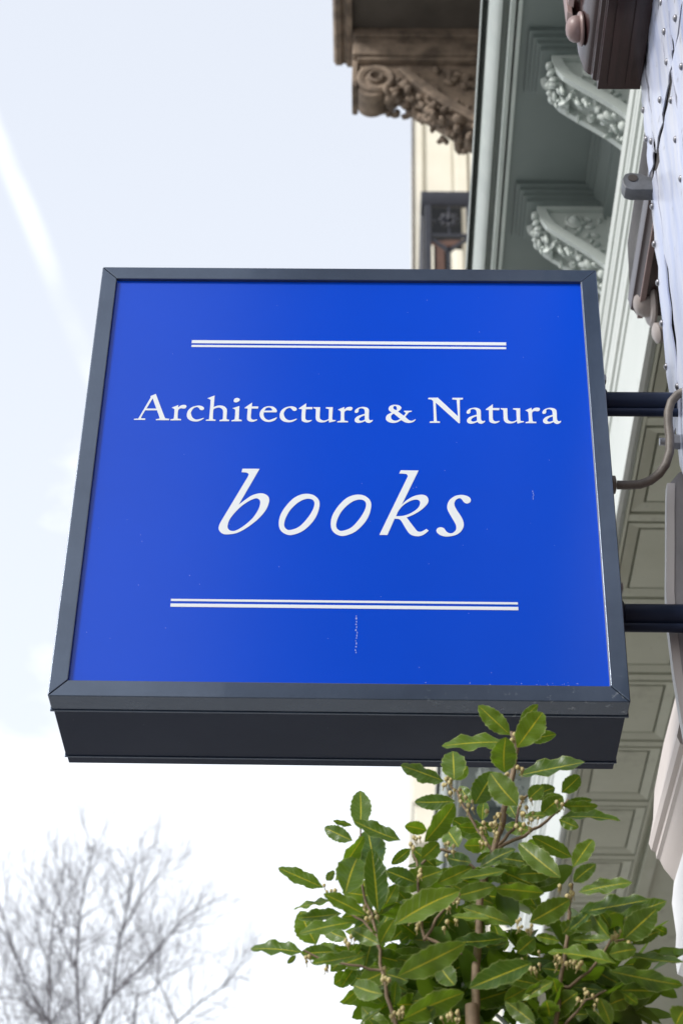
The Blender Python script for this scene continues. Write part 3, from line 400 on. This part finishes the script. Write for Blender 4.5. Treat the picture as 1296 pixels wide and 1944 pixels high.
# iron balcony railing: end panel facing the street corner, front panel running away
K = 9.2596 / 8.2596
def RX(x): return .0598 + (x - .0598) * K
def RZ(z): return 1.6 + (z - 1.6) * K
rail = thing('balcony_railing', (.45, 7.6, RZ(9.2)), 'black cast iron balcony railing with flower rosette just above the sign frame', 'railing')
obj('top_rail', MB().prism([(6.985, RZ(9.93)), (7.015, RZ(9.93)), (7.03, RZ(9.97)), (7.02, RZ(10.045)), (6.98, RZ(10.045)), (6.97, RZ(9.97))], RX(.270), .82, 'x').prism([(RX(.270), RZ(9.94)), (RX(.31), RZ(9.94)), (RX(.31), RZ(10.045)), (RX(.270), RZ(10.045))], 7.03, 9.2), M_iron, rail, bevel=.006)
obj('post', MB().box(RX(.292), RX(.332), 6.98, 7.02, RZ(9.1), RZ(9.93)), M_iron, rail, bevel=.004)
obj('post', MB().box(RX(.545), RX(.575), 6.985, 7.015, RZ(9.1), RZ(9.93)), M_iron, rail, bevel=.004)
obj('bar', MB().box(RX(.332), RX(.545), 6.99, 7.01, RZ(9.672), RZ(9.694)), M_iron, rail)
obj('bar', MB().box(RX(.332), RX(.36), 6.992, 7.008, RZ(9.80), RZ(9.812)), M_iron, rail)
obj('bar', MB().box(RX(.427), RX(.447), 6.99, 7.01, RZ(9.1), RZ(9.57)), M_iron, rail)
obj('brace', MB().prism([(RX(.332), RZ(9.665)), (RX(.332), RZ(9.645)), (RX(.437), RZ(9.545)), (RX(.437), RZ(9.575))], 6.99, 7.01), M_iron, rail)
obj('brace', MB().prism([(RX(.545), RZ(9.665)), (RX(.545), RZ(9.645)), (RX(.437), RZ(9.545)), (RX(.437), RZ(9.575))], 6.99, 7.01), M_iron, rail)
ro = MB(); cx_, cz_ = RX(.440), RZ(9.808)
for k in range(8):
    a = k * math.pi / 4; ro.blob((cx_ + .045 * math.cos(a), 6.99, cz_ + .045 * math.sin(a)), (.030, .016, .017), Euler((0, -a, 0)), 8, 5)
ro.blob((cx_, 6.98, cz_), (.022, .02, .022), None, 10, 6)
ro.box(cx_ - .006, cx_ + .006, 6.99, 7.01, RZ(9.694), RZ(9.76)).box(cx_ - .006, cx_ + .006, 6.99, 7.01, RZ(9.85), RZ(9.93))
obj('rosette', ro, M_iron, rail, smooth=60)
for i in range(12):
    obj('baluster', MB().tube([(RX(.283), 7.10 + i * .18, RZ(9.1)), (RX(.283), 7.10 + i * .18, RZ(9.95))], .012, 6), M_iron, rail, smooth=60)
obj('balcony_floor', MB().box(RX(.25), .82, 6.95, 9.3, RZ(9.0), RZ(9.1)), M_cream, cream)

# ------------------------------------------------------------ bookshop front at the right edge
shop = thing('riveted_shop_front', (1.2, -3.0, 0), 'pale riveted metal clad shop front with oxblood wooden cornice at the right edge', 'building')
obj('wall', MB().box(.66, 1.6, -14, .155, 4.9, 13).box(.72, 1.6, -14, .130, 0, 4.9), M_brick, shop)
obj('reflection_block', MB().box(-1.7, 7, -24, -16, 0, 26), M_brick, shop, label='added dark brick block behind the viewpoint to darken the sign reflection')  # added unseen block: darkens the right half of the sign's reflection
obj('backing_board', MB().box(.531, .70, -3.0, .116, 3.48, 4.9), M_tar, shop)
def sheet(y0, y1, z0, z1, x=.526, ny=9, nz=13, amp=.0018, seed=0, curl=0.0, skew=(0, 0)):
    s = MB(); r = random.Random(seed); g = []
    p = [r.uniform(0, 6) for _ in range(6)]
    for j in range(nz + 1):
        for i in range(ny + 1):
            u, v = i / ny, j / nz
            yb0 = y0 + skew[0] * v; yb1 = y1 + skew[1] * v
            y = yb0 + (yb1 - yb0) * u; z = z0 + (z1 - z0) * v
            d = amp * (math.sin(y * 38 + p[0]) * math.sin(z * 16 + p[1]) + .7 * math.sin(y * 80 + p[2] + z * 9) + .5 * math.sin(z * 47 + p[3]))
            e = max(0, 1 - min(u, 1 - u) * 6, 1 - min(v, 1 - v) * 7); d += .0012 * e * math.sin(y * 140 + z * 90 + p[4]) - curl * e * e
            g.append((x + d - .0005, y, z))
    n = len(g); w = ny + 1
    vs = g + [(q[0] + .0025, q[1], q[2]) for q in g]
    fs = [(j * w + i, j * w + i + 1, (j + 1) * w + i + 1, (j + 1) * w + i) for j in range(nz) for i in range(ny)]
    fs += [tuple(n + k for k in reversed(f)) for f in fs]
    bl = [i for i in range(w)] + [j * w + ny for j in range(1, nz + 1)] + [nz * w + i for i in range(ny - 1, -1, -1)] + [j * w for j in range(nz - 1, 0, -1)]
    fs += [(bl[k], n + bl[k], n + bl[(k + 1) % len(bl)], bl[(k + 1) % len(bl)]) for k in range(len(bl))]
    return s.add(vs, fs)
def lead(*a, **k): return obj('lead_sheet', sheet(*a, **k), M_lead, shop, smooth=60)
lead(.064, .150, 3.515, 4.040, seed=1, skew=(.006, -.012))
lead(-.170, .050, 3.515, 4.026, x=.5255, seed=2, amp=.0022, skew=(.002, .006))
lead(-.46, -.176, 3.515, 4.03, seed=3)
lead(.054, .118, 4.070, 4.330, seed=4, skew=(.012, -.004))
lead(-.116, .044, 4.056, 4.330, x=.5258, seed=5, amp=.002)
lead(-.192, -.123, 4.046, 4.330, seed=6)
lead(-.46, -.197, 4.040, 4.330, x=.5257, seed=7)
lead(-.90, -.465, 3.515, 4.330, seed=8)
lead(-1.6, -.905, 3.515, 4.330, seed=9)
nm = MB().lathe([(.0062, 0), (.0062, .0010), (.0052, .0032), (.0026, .0048), (.0004, .0052)], (0, 0, 0), (-1, 0, 0), 12).mesh('nail_head', M_nail, 50)
for y, z in ((-.149, 4.219), (-.239, 4.068), (-.146, 4.147), (-.138, 4.080), (-.050, 4.086), (-.135, 3.990), (.104, 4.232), (.107, 4.159), (.064, 4.107), (-.135, 3.897), (-.139, 3.803), (.117, 4.0), (.133, 3.925), (.137, 3.838), (.140, 3.748), (.141, 3.653), (.066, 3.548), (.140, 3.56), (-.135, 3.70), (-.135, 3.60), (-.24, 3.95), (-.24, 4.15)):
    link('nail_head', nm, shop, (.5248, y, z))
# swelling lead apron under the sheets
pr = [(.526, 3.43), (.507, 3.405), (.5025, 3.36), (.496, 3.28), (.489, 3.20), (.4875, 3.14), (.489, 3.06), (.493, 2.99), (.500, 2.90), (.512, 2.80), (.53, 2.72), (.58, 2.63), (.66, 2.63), (.66, 3.43)]
obj('lead_apron', MB().prism(pr, .1352, .150), M_leadgrey, shop, smooth=50, label='grey weathered lead apron with a white edge')
pe = [(x - .003, z) for x, z in pr[1:11]] + [(x + .0095, z) for x, z in reversed(pr[1:11])]
obj('apron_edge', MB()  .prism(pe, .1310, .1495), M_capital, shop, smooth=50)
# oxblood cornice, near length
br = shop
prb = [(.5248, 4.300), (.446, 4.300), (.446, 4.322), (.438, 4.326), (.436, 4.338), (.430, 4.342), (.424, 4.352), (.416, 4.40), (.414, 4.47), (.404, 4.478), (.402, 4.60), (.39, 4.62), (.388, 4.90), (.5248, 4.90)]
wc = obj('timber_cornice', MB().prism(prb, -2.2, .1155), M_brown, shop, bevel=.0012, label='glossy oxblood wooden cornice with ball ornament')
obj('underside_fillet', MB().box(.462, .474, -2.2, .10, 4.293, 4.2998).box(.495, .503, -2.2, .10, 4.294, 4.2998), M_brown, wc)
kn = [(.0310, 0), (.0320, .003), (.0300, .006), (.0235, .0065), (.0250, .010), (.0240, .017), (.0195, .024), (.011, .0285), (.0004, .030)]
obj('ball_ornament', MB().lathe(kn, (.4165, .048, 4.388), (-1, 0, -.08), 24), M_mauve, wc, smooth=50)
dr = MB()
for k in range(3):
    y = .092 - k * .045; dr.prism([(.404, 4.60), (.390, 4.60), (.394, 4.455), (.404, 4.445)], y - .030, y)
obj('drop_ornament', dr, M_mauve, wc, bevel=.0015)
# second length beyond the corner
prc = [(.70, 4.215), (.572, 4.215), (.566, 4.228), (.560, 4.232), (.556, 4.26), (.562, 4.30), (.566, 4.42), (.70, 4.42)]
wc2 = obj('timber_cornice', MB().prism(prc, .17, .640), M_brown, shop, bevel=.0015, label='dull brown wooden cornice end behind the riveted sheets')
obj('moulding_bead', MB().prism([(.5715, 4.2145), (.5715, 4.208), (.583, 4.208), (.583, 4.2145)], .17, .640), M_mauve, wc2, bevel=.001)
obj('ball_ornament', MB().lathe([(.050, 0), (.052, .005), (.047, .010), (.032, .011), (.030, .022), (.024, .032), (.013, .037), (.0005, .038)], (.600, .610, 4.228), (-1, 0, -.12), 28), M_pale, wc2, smooth=40)
obj('scroll_end', MB().lathe([(.020, -.02), (.021, .012), (.015, .016), (.0005, .017)], (.612, .605, 4.140), (-1, -.1, -.3), 20), M_pale, wc2, smooth=40)
# iron shutter eye
ey = MB().box(.486, .530, .080, .119, 4.016, 4.060)
ey.lathe([(.0215, -.0195), (.0215, .0195)], (.487, .0995, 4.038), (0, 0, 1), 16)
ey = MB().prism([(.530, 4.018), (.487, 4.018), (.477, 4.023), (.473, 4.034), (.473, 4.046), (.478, 4.057), (.488, 4.061), (.505, 4.058), (.518, 4.051), (.530, 4.050)], .094, .121)
e = obj('shutter_hook', ey, M_hook, shop, bevel=.002, label='grey iron block with a hole')
obj('hook_hole', MB().lathe([(.0085, 0), (.0085, .0012)], (.491, .0936, 4.046), (0, -1, 0), 16), M_tar, e)
# wall anchor bolt under the upper arm
ab = MB().tube([(.493, .10, 3.463), (.530, .10, 3.463)], .0065, 12)
a_ = obj('anchor_bolt', ab, M_steel, shop, smooth=40)
obj('nut', MB().lathe([(.013, 0), (.013, .012)], (.513, .10, 3.463), (1, 0, 0), 6).lathe([(.015, 0), (.015, .003)], (.5255, .10, 3.463), (1, 0, 0), 16), M_steel, a_, bevel=.0008)
obj('anchor_plate', MB().prism([(.529, 3.515), (.524, 3.515), (.524, 3.43), (.530, 3.40)], .03, .118), M_lead, shop)
# beige pilaster head and white capital below
pb = [(.560, 3.205), (.556, 3.190), (.560, 3.176), (.568, 3.172), (.568, 3.160), (.574, 3.156), (.580, 3.140), (.590, 3.125), (.600, 3.110), (.66, 3.100), (.66, 3.40), (.60, 3.40), (.575, 3.30), (.568, 3.24)]
obj('beige_moulding', MB().prism(pb, .552, .955), M_beige, shop, smooth=30, label='beige stone moulding ending in a rounded return')
cpz = [(.592, 3.100), (.585, 3.06), (.588, 3.00), (.582, 2.955), (.584, 2.925), (.594, 2.92), (.600, 2.88), (.604, 2.80), (.600, 2.60), (.602, 0.0), (.70, 0.0), (.70, 3.100)]
obj('pilaster', MB().prism(cpz, .60, .93), M_capital, shop, smooth=35, label='white pilaster with a moulded capital')

# ------------------------------------------------------------ the hanging sign
ZS = 2.93; H = .80714
sign = thing('hanging_sign', (0, .1, ZS), 'square blue hanging sign in dark slate frame with white serif lettering and italic books', 'sign')
fw = .0255; g_ = .0004; y0, y1 = 0.0, .0375; X = .4
def bar(poly): return obj('frame_bar', MB().prism([(x, z + ZS) for x, z in poly], y0, y1), M_slate, sign, bevel=.0014)
bar([(-X + g_, H), (X - g_, H), (X - fw - g_, H - fw), (-X + fw + g_, H - fw)])
bar([(-X + g_, 0), (-X + fw + g_, fw), (X - fw - g_, fw), (X - g_, 0)])
bar([(-X, g_), (-X, H - g_), (-X + fw, H - fw - g_), (-X + fw, fw + g_)])
bar([(X, g_), (X - fw, fw + g_), (X - fw, H - fw - g_), (X, H - g_)])
def ring(x, z0, z1, ya, yb, t=.012):
    m = MB(); m.box(-x, x, ya, yb, z0, z0 + t); m.box(-x, x, ya, yb, z1 - t, z1); m.box(-x, -x + t, ya, yb, z0 + t, z1 - t); m.box(x - t, x, ya, yb, z0 + t, z1 - t); return m
obj('frame_lip', ring(.4016, ZS - .0016, ZS + H + .0016, .0376, .0412), M_slate, sign, bevel=.0006)
obj('casing', MB().box(-.3978, .3978, .0413, .1738, ZS + .0024, ZS + H - .0024), M_case, sign, bevel=.0015)
obj('frame_lip', ring(.3992, ZS + .0008, ZS + H - .0008, .1739, .1772), M_slate, sign, bevel=.0006)
obj('back_frame', MB().box(-.3966, .3966, .1773, .1993, ZS + .0036, ZS + H - .0045), M_case, sign, bevel=.0015)
obj('face_panel', MB().box(-X + fw - .003, X - fw + .003, .006, .011, ZS + fw - .003, ZS + H - fw + .003), M_blue, sign)
obj('gasket', MB().box(X - fw - .0007, X - fw + .0002, .0016, .006, ZS + fw, ZS + H - fw), M_gasket, sign)
obj('gasket', MB().box(-X + fw + .03, X - fw, .0030, .0060, ZS + fw - .0002, ZS + fw + .0006), M_gasket, sign)
def smooth_outline(pts, n=7):
    out = []; N = len(pts)
    for i in range(N):
        p1, p2 = pts[i], pts[(i + 1) % N]
        if p1[2] and p2[2]: out.append((p1[0], p1[1])); continue
        p0 = pts[i - 1]; p3 = pts[(i + 2) % N]
        if p1[2]: p0 = p1
        if p2[2]: p3 = p2
        for k in range(n):
            t = k / n
            out.append(tuple(.5 * (2 * p1[a] + (p2[a] - p0[a]) * t + (2 * p0[a] - 5 * p1[a] + 4 * p2[a] - p3[a]) * t * t + (3 * p1[a] - p0[a] - 3 * p2[a] + p3[a]) * t ** 3) for a in (0, 1)))
    return out
def flat_mesh(name, outlines, y, depth, mt):
    cu = bpy.data.curves.new(name, 'CURVE'); cu.dimensions = '2D'; cu.fill_mode = 'BOTH'; cu.extrude = depth / 2
    for ol in outlines:
        sp = cu.splines.new('POLY'); sp.points.add(len(ol) - 1); sp.use_cyclic_u = True
        for q, (x, z) in zip(sp.points, ol): q.co = (x, z, 0, 1)
    o = bpy.data.objects.new(name, cu); C.objects.link(o); dg = bpy.context.evaluated_depsgraph_get()
    me = bpy.data.meshes.new_from_object(o.evaluated_get(dg)); bpy.data.objects.remove(o); bpy.data.curves.remove(cu)
    me.transform(Matrix.Rotation(math.pi / 2, 4, 'X')); me.transform(Matrix.Translation((0, y, ZS)))
    me.materials.clear(); me.materials.append(mt); me.name = name; return me
gm = {}
for ch, cs in GLYPHS.items():
    gm[ch] = flat_mesh('letter', [smooth_outline([(a * 1e-4, b * 1e-4, c) for a, b, c in c_]) for c_ in cs], .00578, .0004, M_white)
for ch, dx, dz in LETTERS: link('letter', gm[ch], sign, (dx * 1e-4, 0, dz * 1e-4))
for xa, xb, za, zb in RULES: obj('rule_line', MB().box(xa * 1e-4, xb * 1e-4, .0056, .0060, ZS + za * 1e-4, ZS + zb * 1e-4), M_white, sign)
ch_ = MB(); r = random.Random(21)
def chip(x, z, w, h):
    k = 6; ch_.add([(x + w * math.cos(6.283 * i / k) * r.uniform(.5, 1.2), .00585, ZS + z + h * math.sin(6.283 * i / k) * r.uniform(.5, 1.2)) for i in range(k)], [tuple(range(k))])
for i in range(14): chip(.0235 + r.uniform(-.0012, .0012), .1405 - i * .0047 - r.random() * .002, r.uniform(.0005, .0011), r.uniform(.001, .003))
for i in range(5): chip(.2815 + r.uniform(-.001, .001), .363 - i * .0035, .0007, r.uniform(.0008, .002))
for i in range(46): chip(r.uniform(-.36, .36), r.uniform(.04, .77), r.uniform(.0003, .0007), r.uniform(.0003, .0008))
for i in range(40):
    t = r.random() ** .5; chip(.10 + .26 * t, .0262 + r.random() ** 3 * .009, r.uniform(.0003, .0016), r.uniform(.0002, .0007))
M_chip = mat('scuffed_paint', (.34, .42, .74), .6)
obj('paint_chips', ch_, M_chip, sign, kind='stuff')
for zc in (3.535, 3.13):
    obj('mounting_plate', MB().box(.4017, .409, .060, .140, zc - .03, zc + .085), M_case, sign, bevel=.001)
    obj('bolt', MB().lathe([(.009, 0), (.009, .007), (.005, .008)], (.409, .100, zc + .055), (1, 0, 0), 6), M_steel, sign)
    xe = .5238 if zc > 3.3 else .715
    am = obj('support_arm', MB().tube([(.4092, .100, zc + .004), (xe, .100, zc + .004)], .0195, 24), M_case, sign, smooth=50)
    obj('lower_tube', MB().tube([(.4092, .088, zc - .0225), (xe, .088, zc - .0225)], .0070, 14), M_case, am, smooth=50)
    obj('weld_flange', MB().lathe([(.024, 0), (.024, .004), (.0205, .006)], (.409, .100, zc + .004), (1, 0, 0), 20), M_case, am, smooth=40)


# ------------------------------------------------------------ cable
cable = thing('power_cable', (.45, .06, 3.36), 'grey brown cable looping from the side of the blue sign towards the wall', 'cable')
cps = [(.4175, .080, 3.362), (.435, .079, 3.361), (.452, .077, 3.361), (.468, .074, 3.366), (.482, .071, 3.377), (.493, .068, 3.393), (.5005, .065, 3.415), (.5025, .062, 3.440), (.5015, .058, 3.465), (.5025, .053, 3.485), (.508, .048, 3.502), (.518, .044, 3.513), (.532, .040, 3.519), (.552, .03, 3.521), (.60, .02, 3.52)]
obj('cable_sheath', MB().tube(cps, .0070, 12), M_cable, cable, smooth=70)
gl = MB().lathe([(.0135, 0), (.0135, .009), (.011, .010), (.011, .012), (.0145, .0125), (.0145, .018), (.0090, .0195)], (.3967, .080, 3.362), (1, 0, 0), 12)
obj('cable_gland', gl, M_gland, cable, bevel=.0006)

# ------------------------------------------------------------ bay tree
bay = thing('bay_tree', (.165, -.15, 0), 'glossy green potted bay tree with cream buds under the right half of the sign', 'tree')
obj('pot', MB().lathe([(.16, 0), (.21, .38), (.225, .38), (.225, .43), (.20, .43), (.19, .39), (.001, .39)], (.165, -.15, 0), (0, 0, 1), 28), M_terra, bay, smooth=40)
obj('trunk', MB().tube([(.165, -.15, .38), (.17, -.155, 1.1), (.155, -.16, 1.7), (.175, -.18, 2.1), (.165, -.19, 2.42)], [.022, .019, .016, .013, .008], 10), M_stem, bay, smooth=60)
for rr, pts in BRANCHES:
    P = [Vector(p) * 1e-4 for p in pts]; Q = []
    for i in range(len(P) - 1):
        for t in (0, .33, .66): Q.append(P[i].lerp(P[i + 1], t) + Vector((rnd.uniform(-1, 1), rnd.uniform(-1, 1), rnd.uniform(-1, 1))) * .0012)
    Q.append(P[-1]); n = len(Q); up = P[0].z < P[-1].z
    rad = [rr * .68e-4 * (1.15 - .5 * (i / n)) if up else rr * 1e-4 * (.65 + .5 * i / n) for i in range(n)]
    obj('branch', MB().tube(Q, rad, 7), M_stem, bay, smooth=60)
def leaf_mesh(seed):
    r = random.Random(seed); s = MB(); nv = 16; us = (-1, -.94, -.5, -.048, .048, .5, .94, 1); uv = []; vs = []
    bend = r.uniform(-.20, .12); fold = r.uniform(.06, .22); wav = r.uniform(.022, .055); p0 = r.uniform(0, 6); side = r.uniform(-.05, .05)
    for j in range(nv + 1):
        v = j / nv; w = max(.05, math.sin(math.pi * min(1, max(0, (v - .04) / .96)) ** .90) ** .60) if 0 < j < nv else .03
        ser = 1 + (.05 if j % 2 else -.05) * (1 if abs(v - .5) < .45 else .3)
        for u in us:
            ww = w * (ser if abs(u) > .9 else 1) * .5
            edge = abs(u) ** 2
            x = u * ww + side * math.sin(math.pi * v); z = fold * abs(u) * ww * .5 + wav * edge * math.sin(v * 17 + p0 + (2 if u > 0 else 0)) * w + bend * (v - .3) ** 2
            vs.append((x, v, z)); uv.append((u, v))
    nu = len(us); mi = (1, 0, 0, 2, 0, 0, 1)
    mats_i = {0: 0, 1: 2, 2: 1}
    for j in range(nv):
        for i in range(nu - 1):
            s.f.append((j * nu + i, j * nu + i + 1, (j + 1) * nu + i + 1, (j + 1) * nu + i)); s.m.append(mats_i[mi[i]])
    s.v = vs
    me = bpy.data.meshes.new('leaf'); me.from_pydata(s.v, [], s.f)
    for mt in (M_leaf, M_rib, M_rim): me.materials.append(mt)
    me.polygons.foreach_set('material_index', s.m); me.polygons.foreach_set('use_smooth', [True] * len(s.f))
    ul = me.uv_layers.new(name='UVMap')
    for lp in me.loops: ul.data[lp.index].uv = uv[lp.vertex_index]
    me.update(); return me
LM = [leaf_mesh(k) for k in range(9)]
campos = Vector((0.05977, -2.2596, 1.6))
def put_leaf(B, T, W, side=None):
    B = Vector(B); T = Vector(T); d = T - B; L = d.length
    view = (campos - (B + T) / 2).normalized()
    Lt = min(max(L, W / .46), .10)
    if Lt > L * 1.02:     # foreshortened blade: it points partly towards or away from the street
        q = math.sqrt(Lt * Lt - L * L); sg = -1 if rnd.random() < .6 else 1
        T = T + view * (sg * q * .8); d = T - B; L = d.length
    yv = d.normalized(); n = (view - yv * view.dot(yv)).normalized()
    Wt = max(W, .37 * L); ang = math.acos(max(.12, min(1, W / Wt)))
    sg = side if side is not None else (1 if rnd.random() < .7 else -1)
    up = yv.cross(n); sg = sg if up.z * 1 >= 0 else -sg
    n = (Matrix.Rotation(ang * sg, 3, yv) @ n).normalized()
    xv = yv.cross(n).normalized()
    o = bpy.data.objects.new('leaf', LM[rnd.randrange(len(LM))]); C.objects.link(o); o.parent = bay
    m = Matrix((xv * Wt, yv * L, n * L)).transposed().to_4x4(); m.translation = B - bay.location
    o.matrix_local = m
    return o
for l in LEAVES:
    B_ = Vector(l[:3]) * 1e-4; T_ = Vector(l[3:6]) * 1e-4
    put_leaf(B_, T_ + (T_ - B_) * .05, l[6] * 1.12e-4)
anchors = []
for rr, pts in BRANCHES:
    for p, q in zip(pts, pts[1:]):
        for t in (0, .33, .66):
            v = (Vector(p).lerp(Vector(q), t)) * 1e-4
            if 2.36 < v.z < 2.66 and v.x > .0: anchors.append(v)
n_fill = 0
for i in range(1200):
    a = rnd.choice(anchors); low = 1.0 - (a.z - 2.50) / .16
    if rnd.random() > .08 + low or n_fill >= 162: continue
    n_fill += 1
    b = a + Vector((rnd.uniform(-.035, .05), rnd.uniform(.01, .14), rnd.uniform(-.05, .03)))
    d = Vector((rnd.uniform(-1, 1) if a.x > .13 else rnd.uniform(.15, 1), rnd.uniform(-.6, .8), rnd.uniform(-.5, .6))).normalized() * rnd.uniform(.04, .066)
    put_leaf(b, b + d, rnd.uniform(.017, .028))
inner = MB(); inner_uv = []
r = random.Random(77)
for i in range(1000):
    a = r.choice(anchors)
    if r.random() > 1.0 - (a.z - 2.46) / .16 or a.x < .06: continue
    p = a + Vector((r.uniform(-.015, .06), r.uniform(.03, .20), r.uniform(-.07, .02)))
    q = Euler((r.uniform(-1.2, 1.2), r.uniform(-1.2, 1.2), r.uniform(0, 6.28))).to_matrix()
    L = r.uniform(.05, .08); W = L * r.uniform(.36, .46)
    pts = [(0, 0, 0), (.28, .2, .03), (.46, .45, .05), (.42, .7, .03), (.22, .9, 0), (0, 1, -.03), (-.22, .9, 0), (-.42, .7, .03), (-.46, .45, .05), (-.28, .2, .03)]
    inner.add([p + q @ Vector((x * W, y * L, z * L)) for x, y, z in pts], [(0, 1, 2, 3, 4, 5), (0, 5, 6, 7, 8, 9)])
obj('inner_leaves', inner, M_leaf, bay, kind='stuff', smooth=180)
bm_ = MB()
for q in BUDS:
    p = Vector(q) * 1e-4; s = rnd.uniform(.0018, .0029)
    bm_.blob(p, (s, s, s * 1.15), None, 8, 6)
    bm_.tube([p + Vector((0, 0, -s * .6)), p + Vector((rnd.uniform(-.003, .003), .006, -.0045))], .0006, 4, caps=False)
obj('flower_buds', bm_, M_bud, bay, smooth=80, kind='stuff')

# ------------------------------------------------------------ bare tree far off
tree = thing('bare_tree', (-4.9, 24, 0), 'leafless bare winter tree far away in the lower left corner against white sky', 'tree')
obj('trunk', MB().tube([(-4.9, 24, 0), (-4.8, 24, 3), (-4.75, 24, 6), (-4.6, 24, 9.2)], [.30, .26, .22, .17], 12), M_bark, tree, smooth=60)
tr_ = random.Random(8); tw = MB()
def twig(p, d, L, rad, depth):
    n = 4; pts = [p.copy()]; rr = [rad]
    for i in range(n):
        d = (d + Vector((tr_.uniform(-1, 1), tr_.uniform(-1, 1), tr_.uniform(-.6, 1))) * .22).normalized()
        p = p + d * L / n; pts.append(p.copy()); rr.append(max(.0021, rad * (1 - .75 * (i + 1) / n)))
        if depth > 0 and tr_.random() < .9:
            ax = Vector((tr_.uniform(-1, 1), tr_.uniform(-1, 1), tr_.uniform(-1, 1))).normalized()
            dd = (Matrix.Rotation(tr_.uniform(.45, 1.05), 3, ax) @ d + Vector((0, 0, .18))).normalized()
            twig(p, dd, L * tr_.uniform(.45, .72), max(.0035, rad * .6), depth - 1)
    tw.tube(pts, rr, 4 if rad < .012 else 6, caps=False)
for rr, pts in LIMBS:
    P = [Vector(p) * .01 for p in pts]; n = len(P); r0 = rr * .72e-3
    obj('limb', MB().tube([Vector((-4.62, 24, 9.0))] + P if pts[0][2] < 1500 and r0 > .025 else P, [r0 * 1.7] * (1 if pts[0][2] < 1500 and r0 > .025 else 0) + [r0 * (1 - .72 * i / (n - 1)) for i in range(n)], 7), M_bark, tree, smooth=60)
    for i in range(n - 1):
        seg = P[i + 1] - P[i]; k = max(2, int(seg.length / .115))
        for j in range(k):
            if tr_.random() < .06: continue
            t = (j + tr_.random()) / k; q = P[i] + seg * t; dd = seg.normalized()
            ax = Vector((tr_.uniform(-.5, .5), tr_.uniform(-1, 1), tr_.uniform(-.5, .5))).normalized()
            a = tr_.choice((-1, 1)) * tr_.uniform(.4, 1.0)
            f = i / n + t / n
            twig(q, (Matrix.Rotation(a, 3, ax) @ dd).normalized(), tr_.uniform(.45, 1.15) * (1.2 - .82 * f), max(.0045, r0 * (.36 - .2 * f)), 2)
obj('twigs', tw, M_bark, tree, kind='stuff')
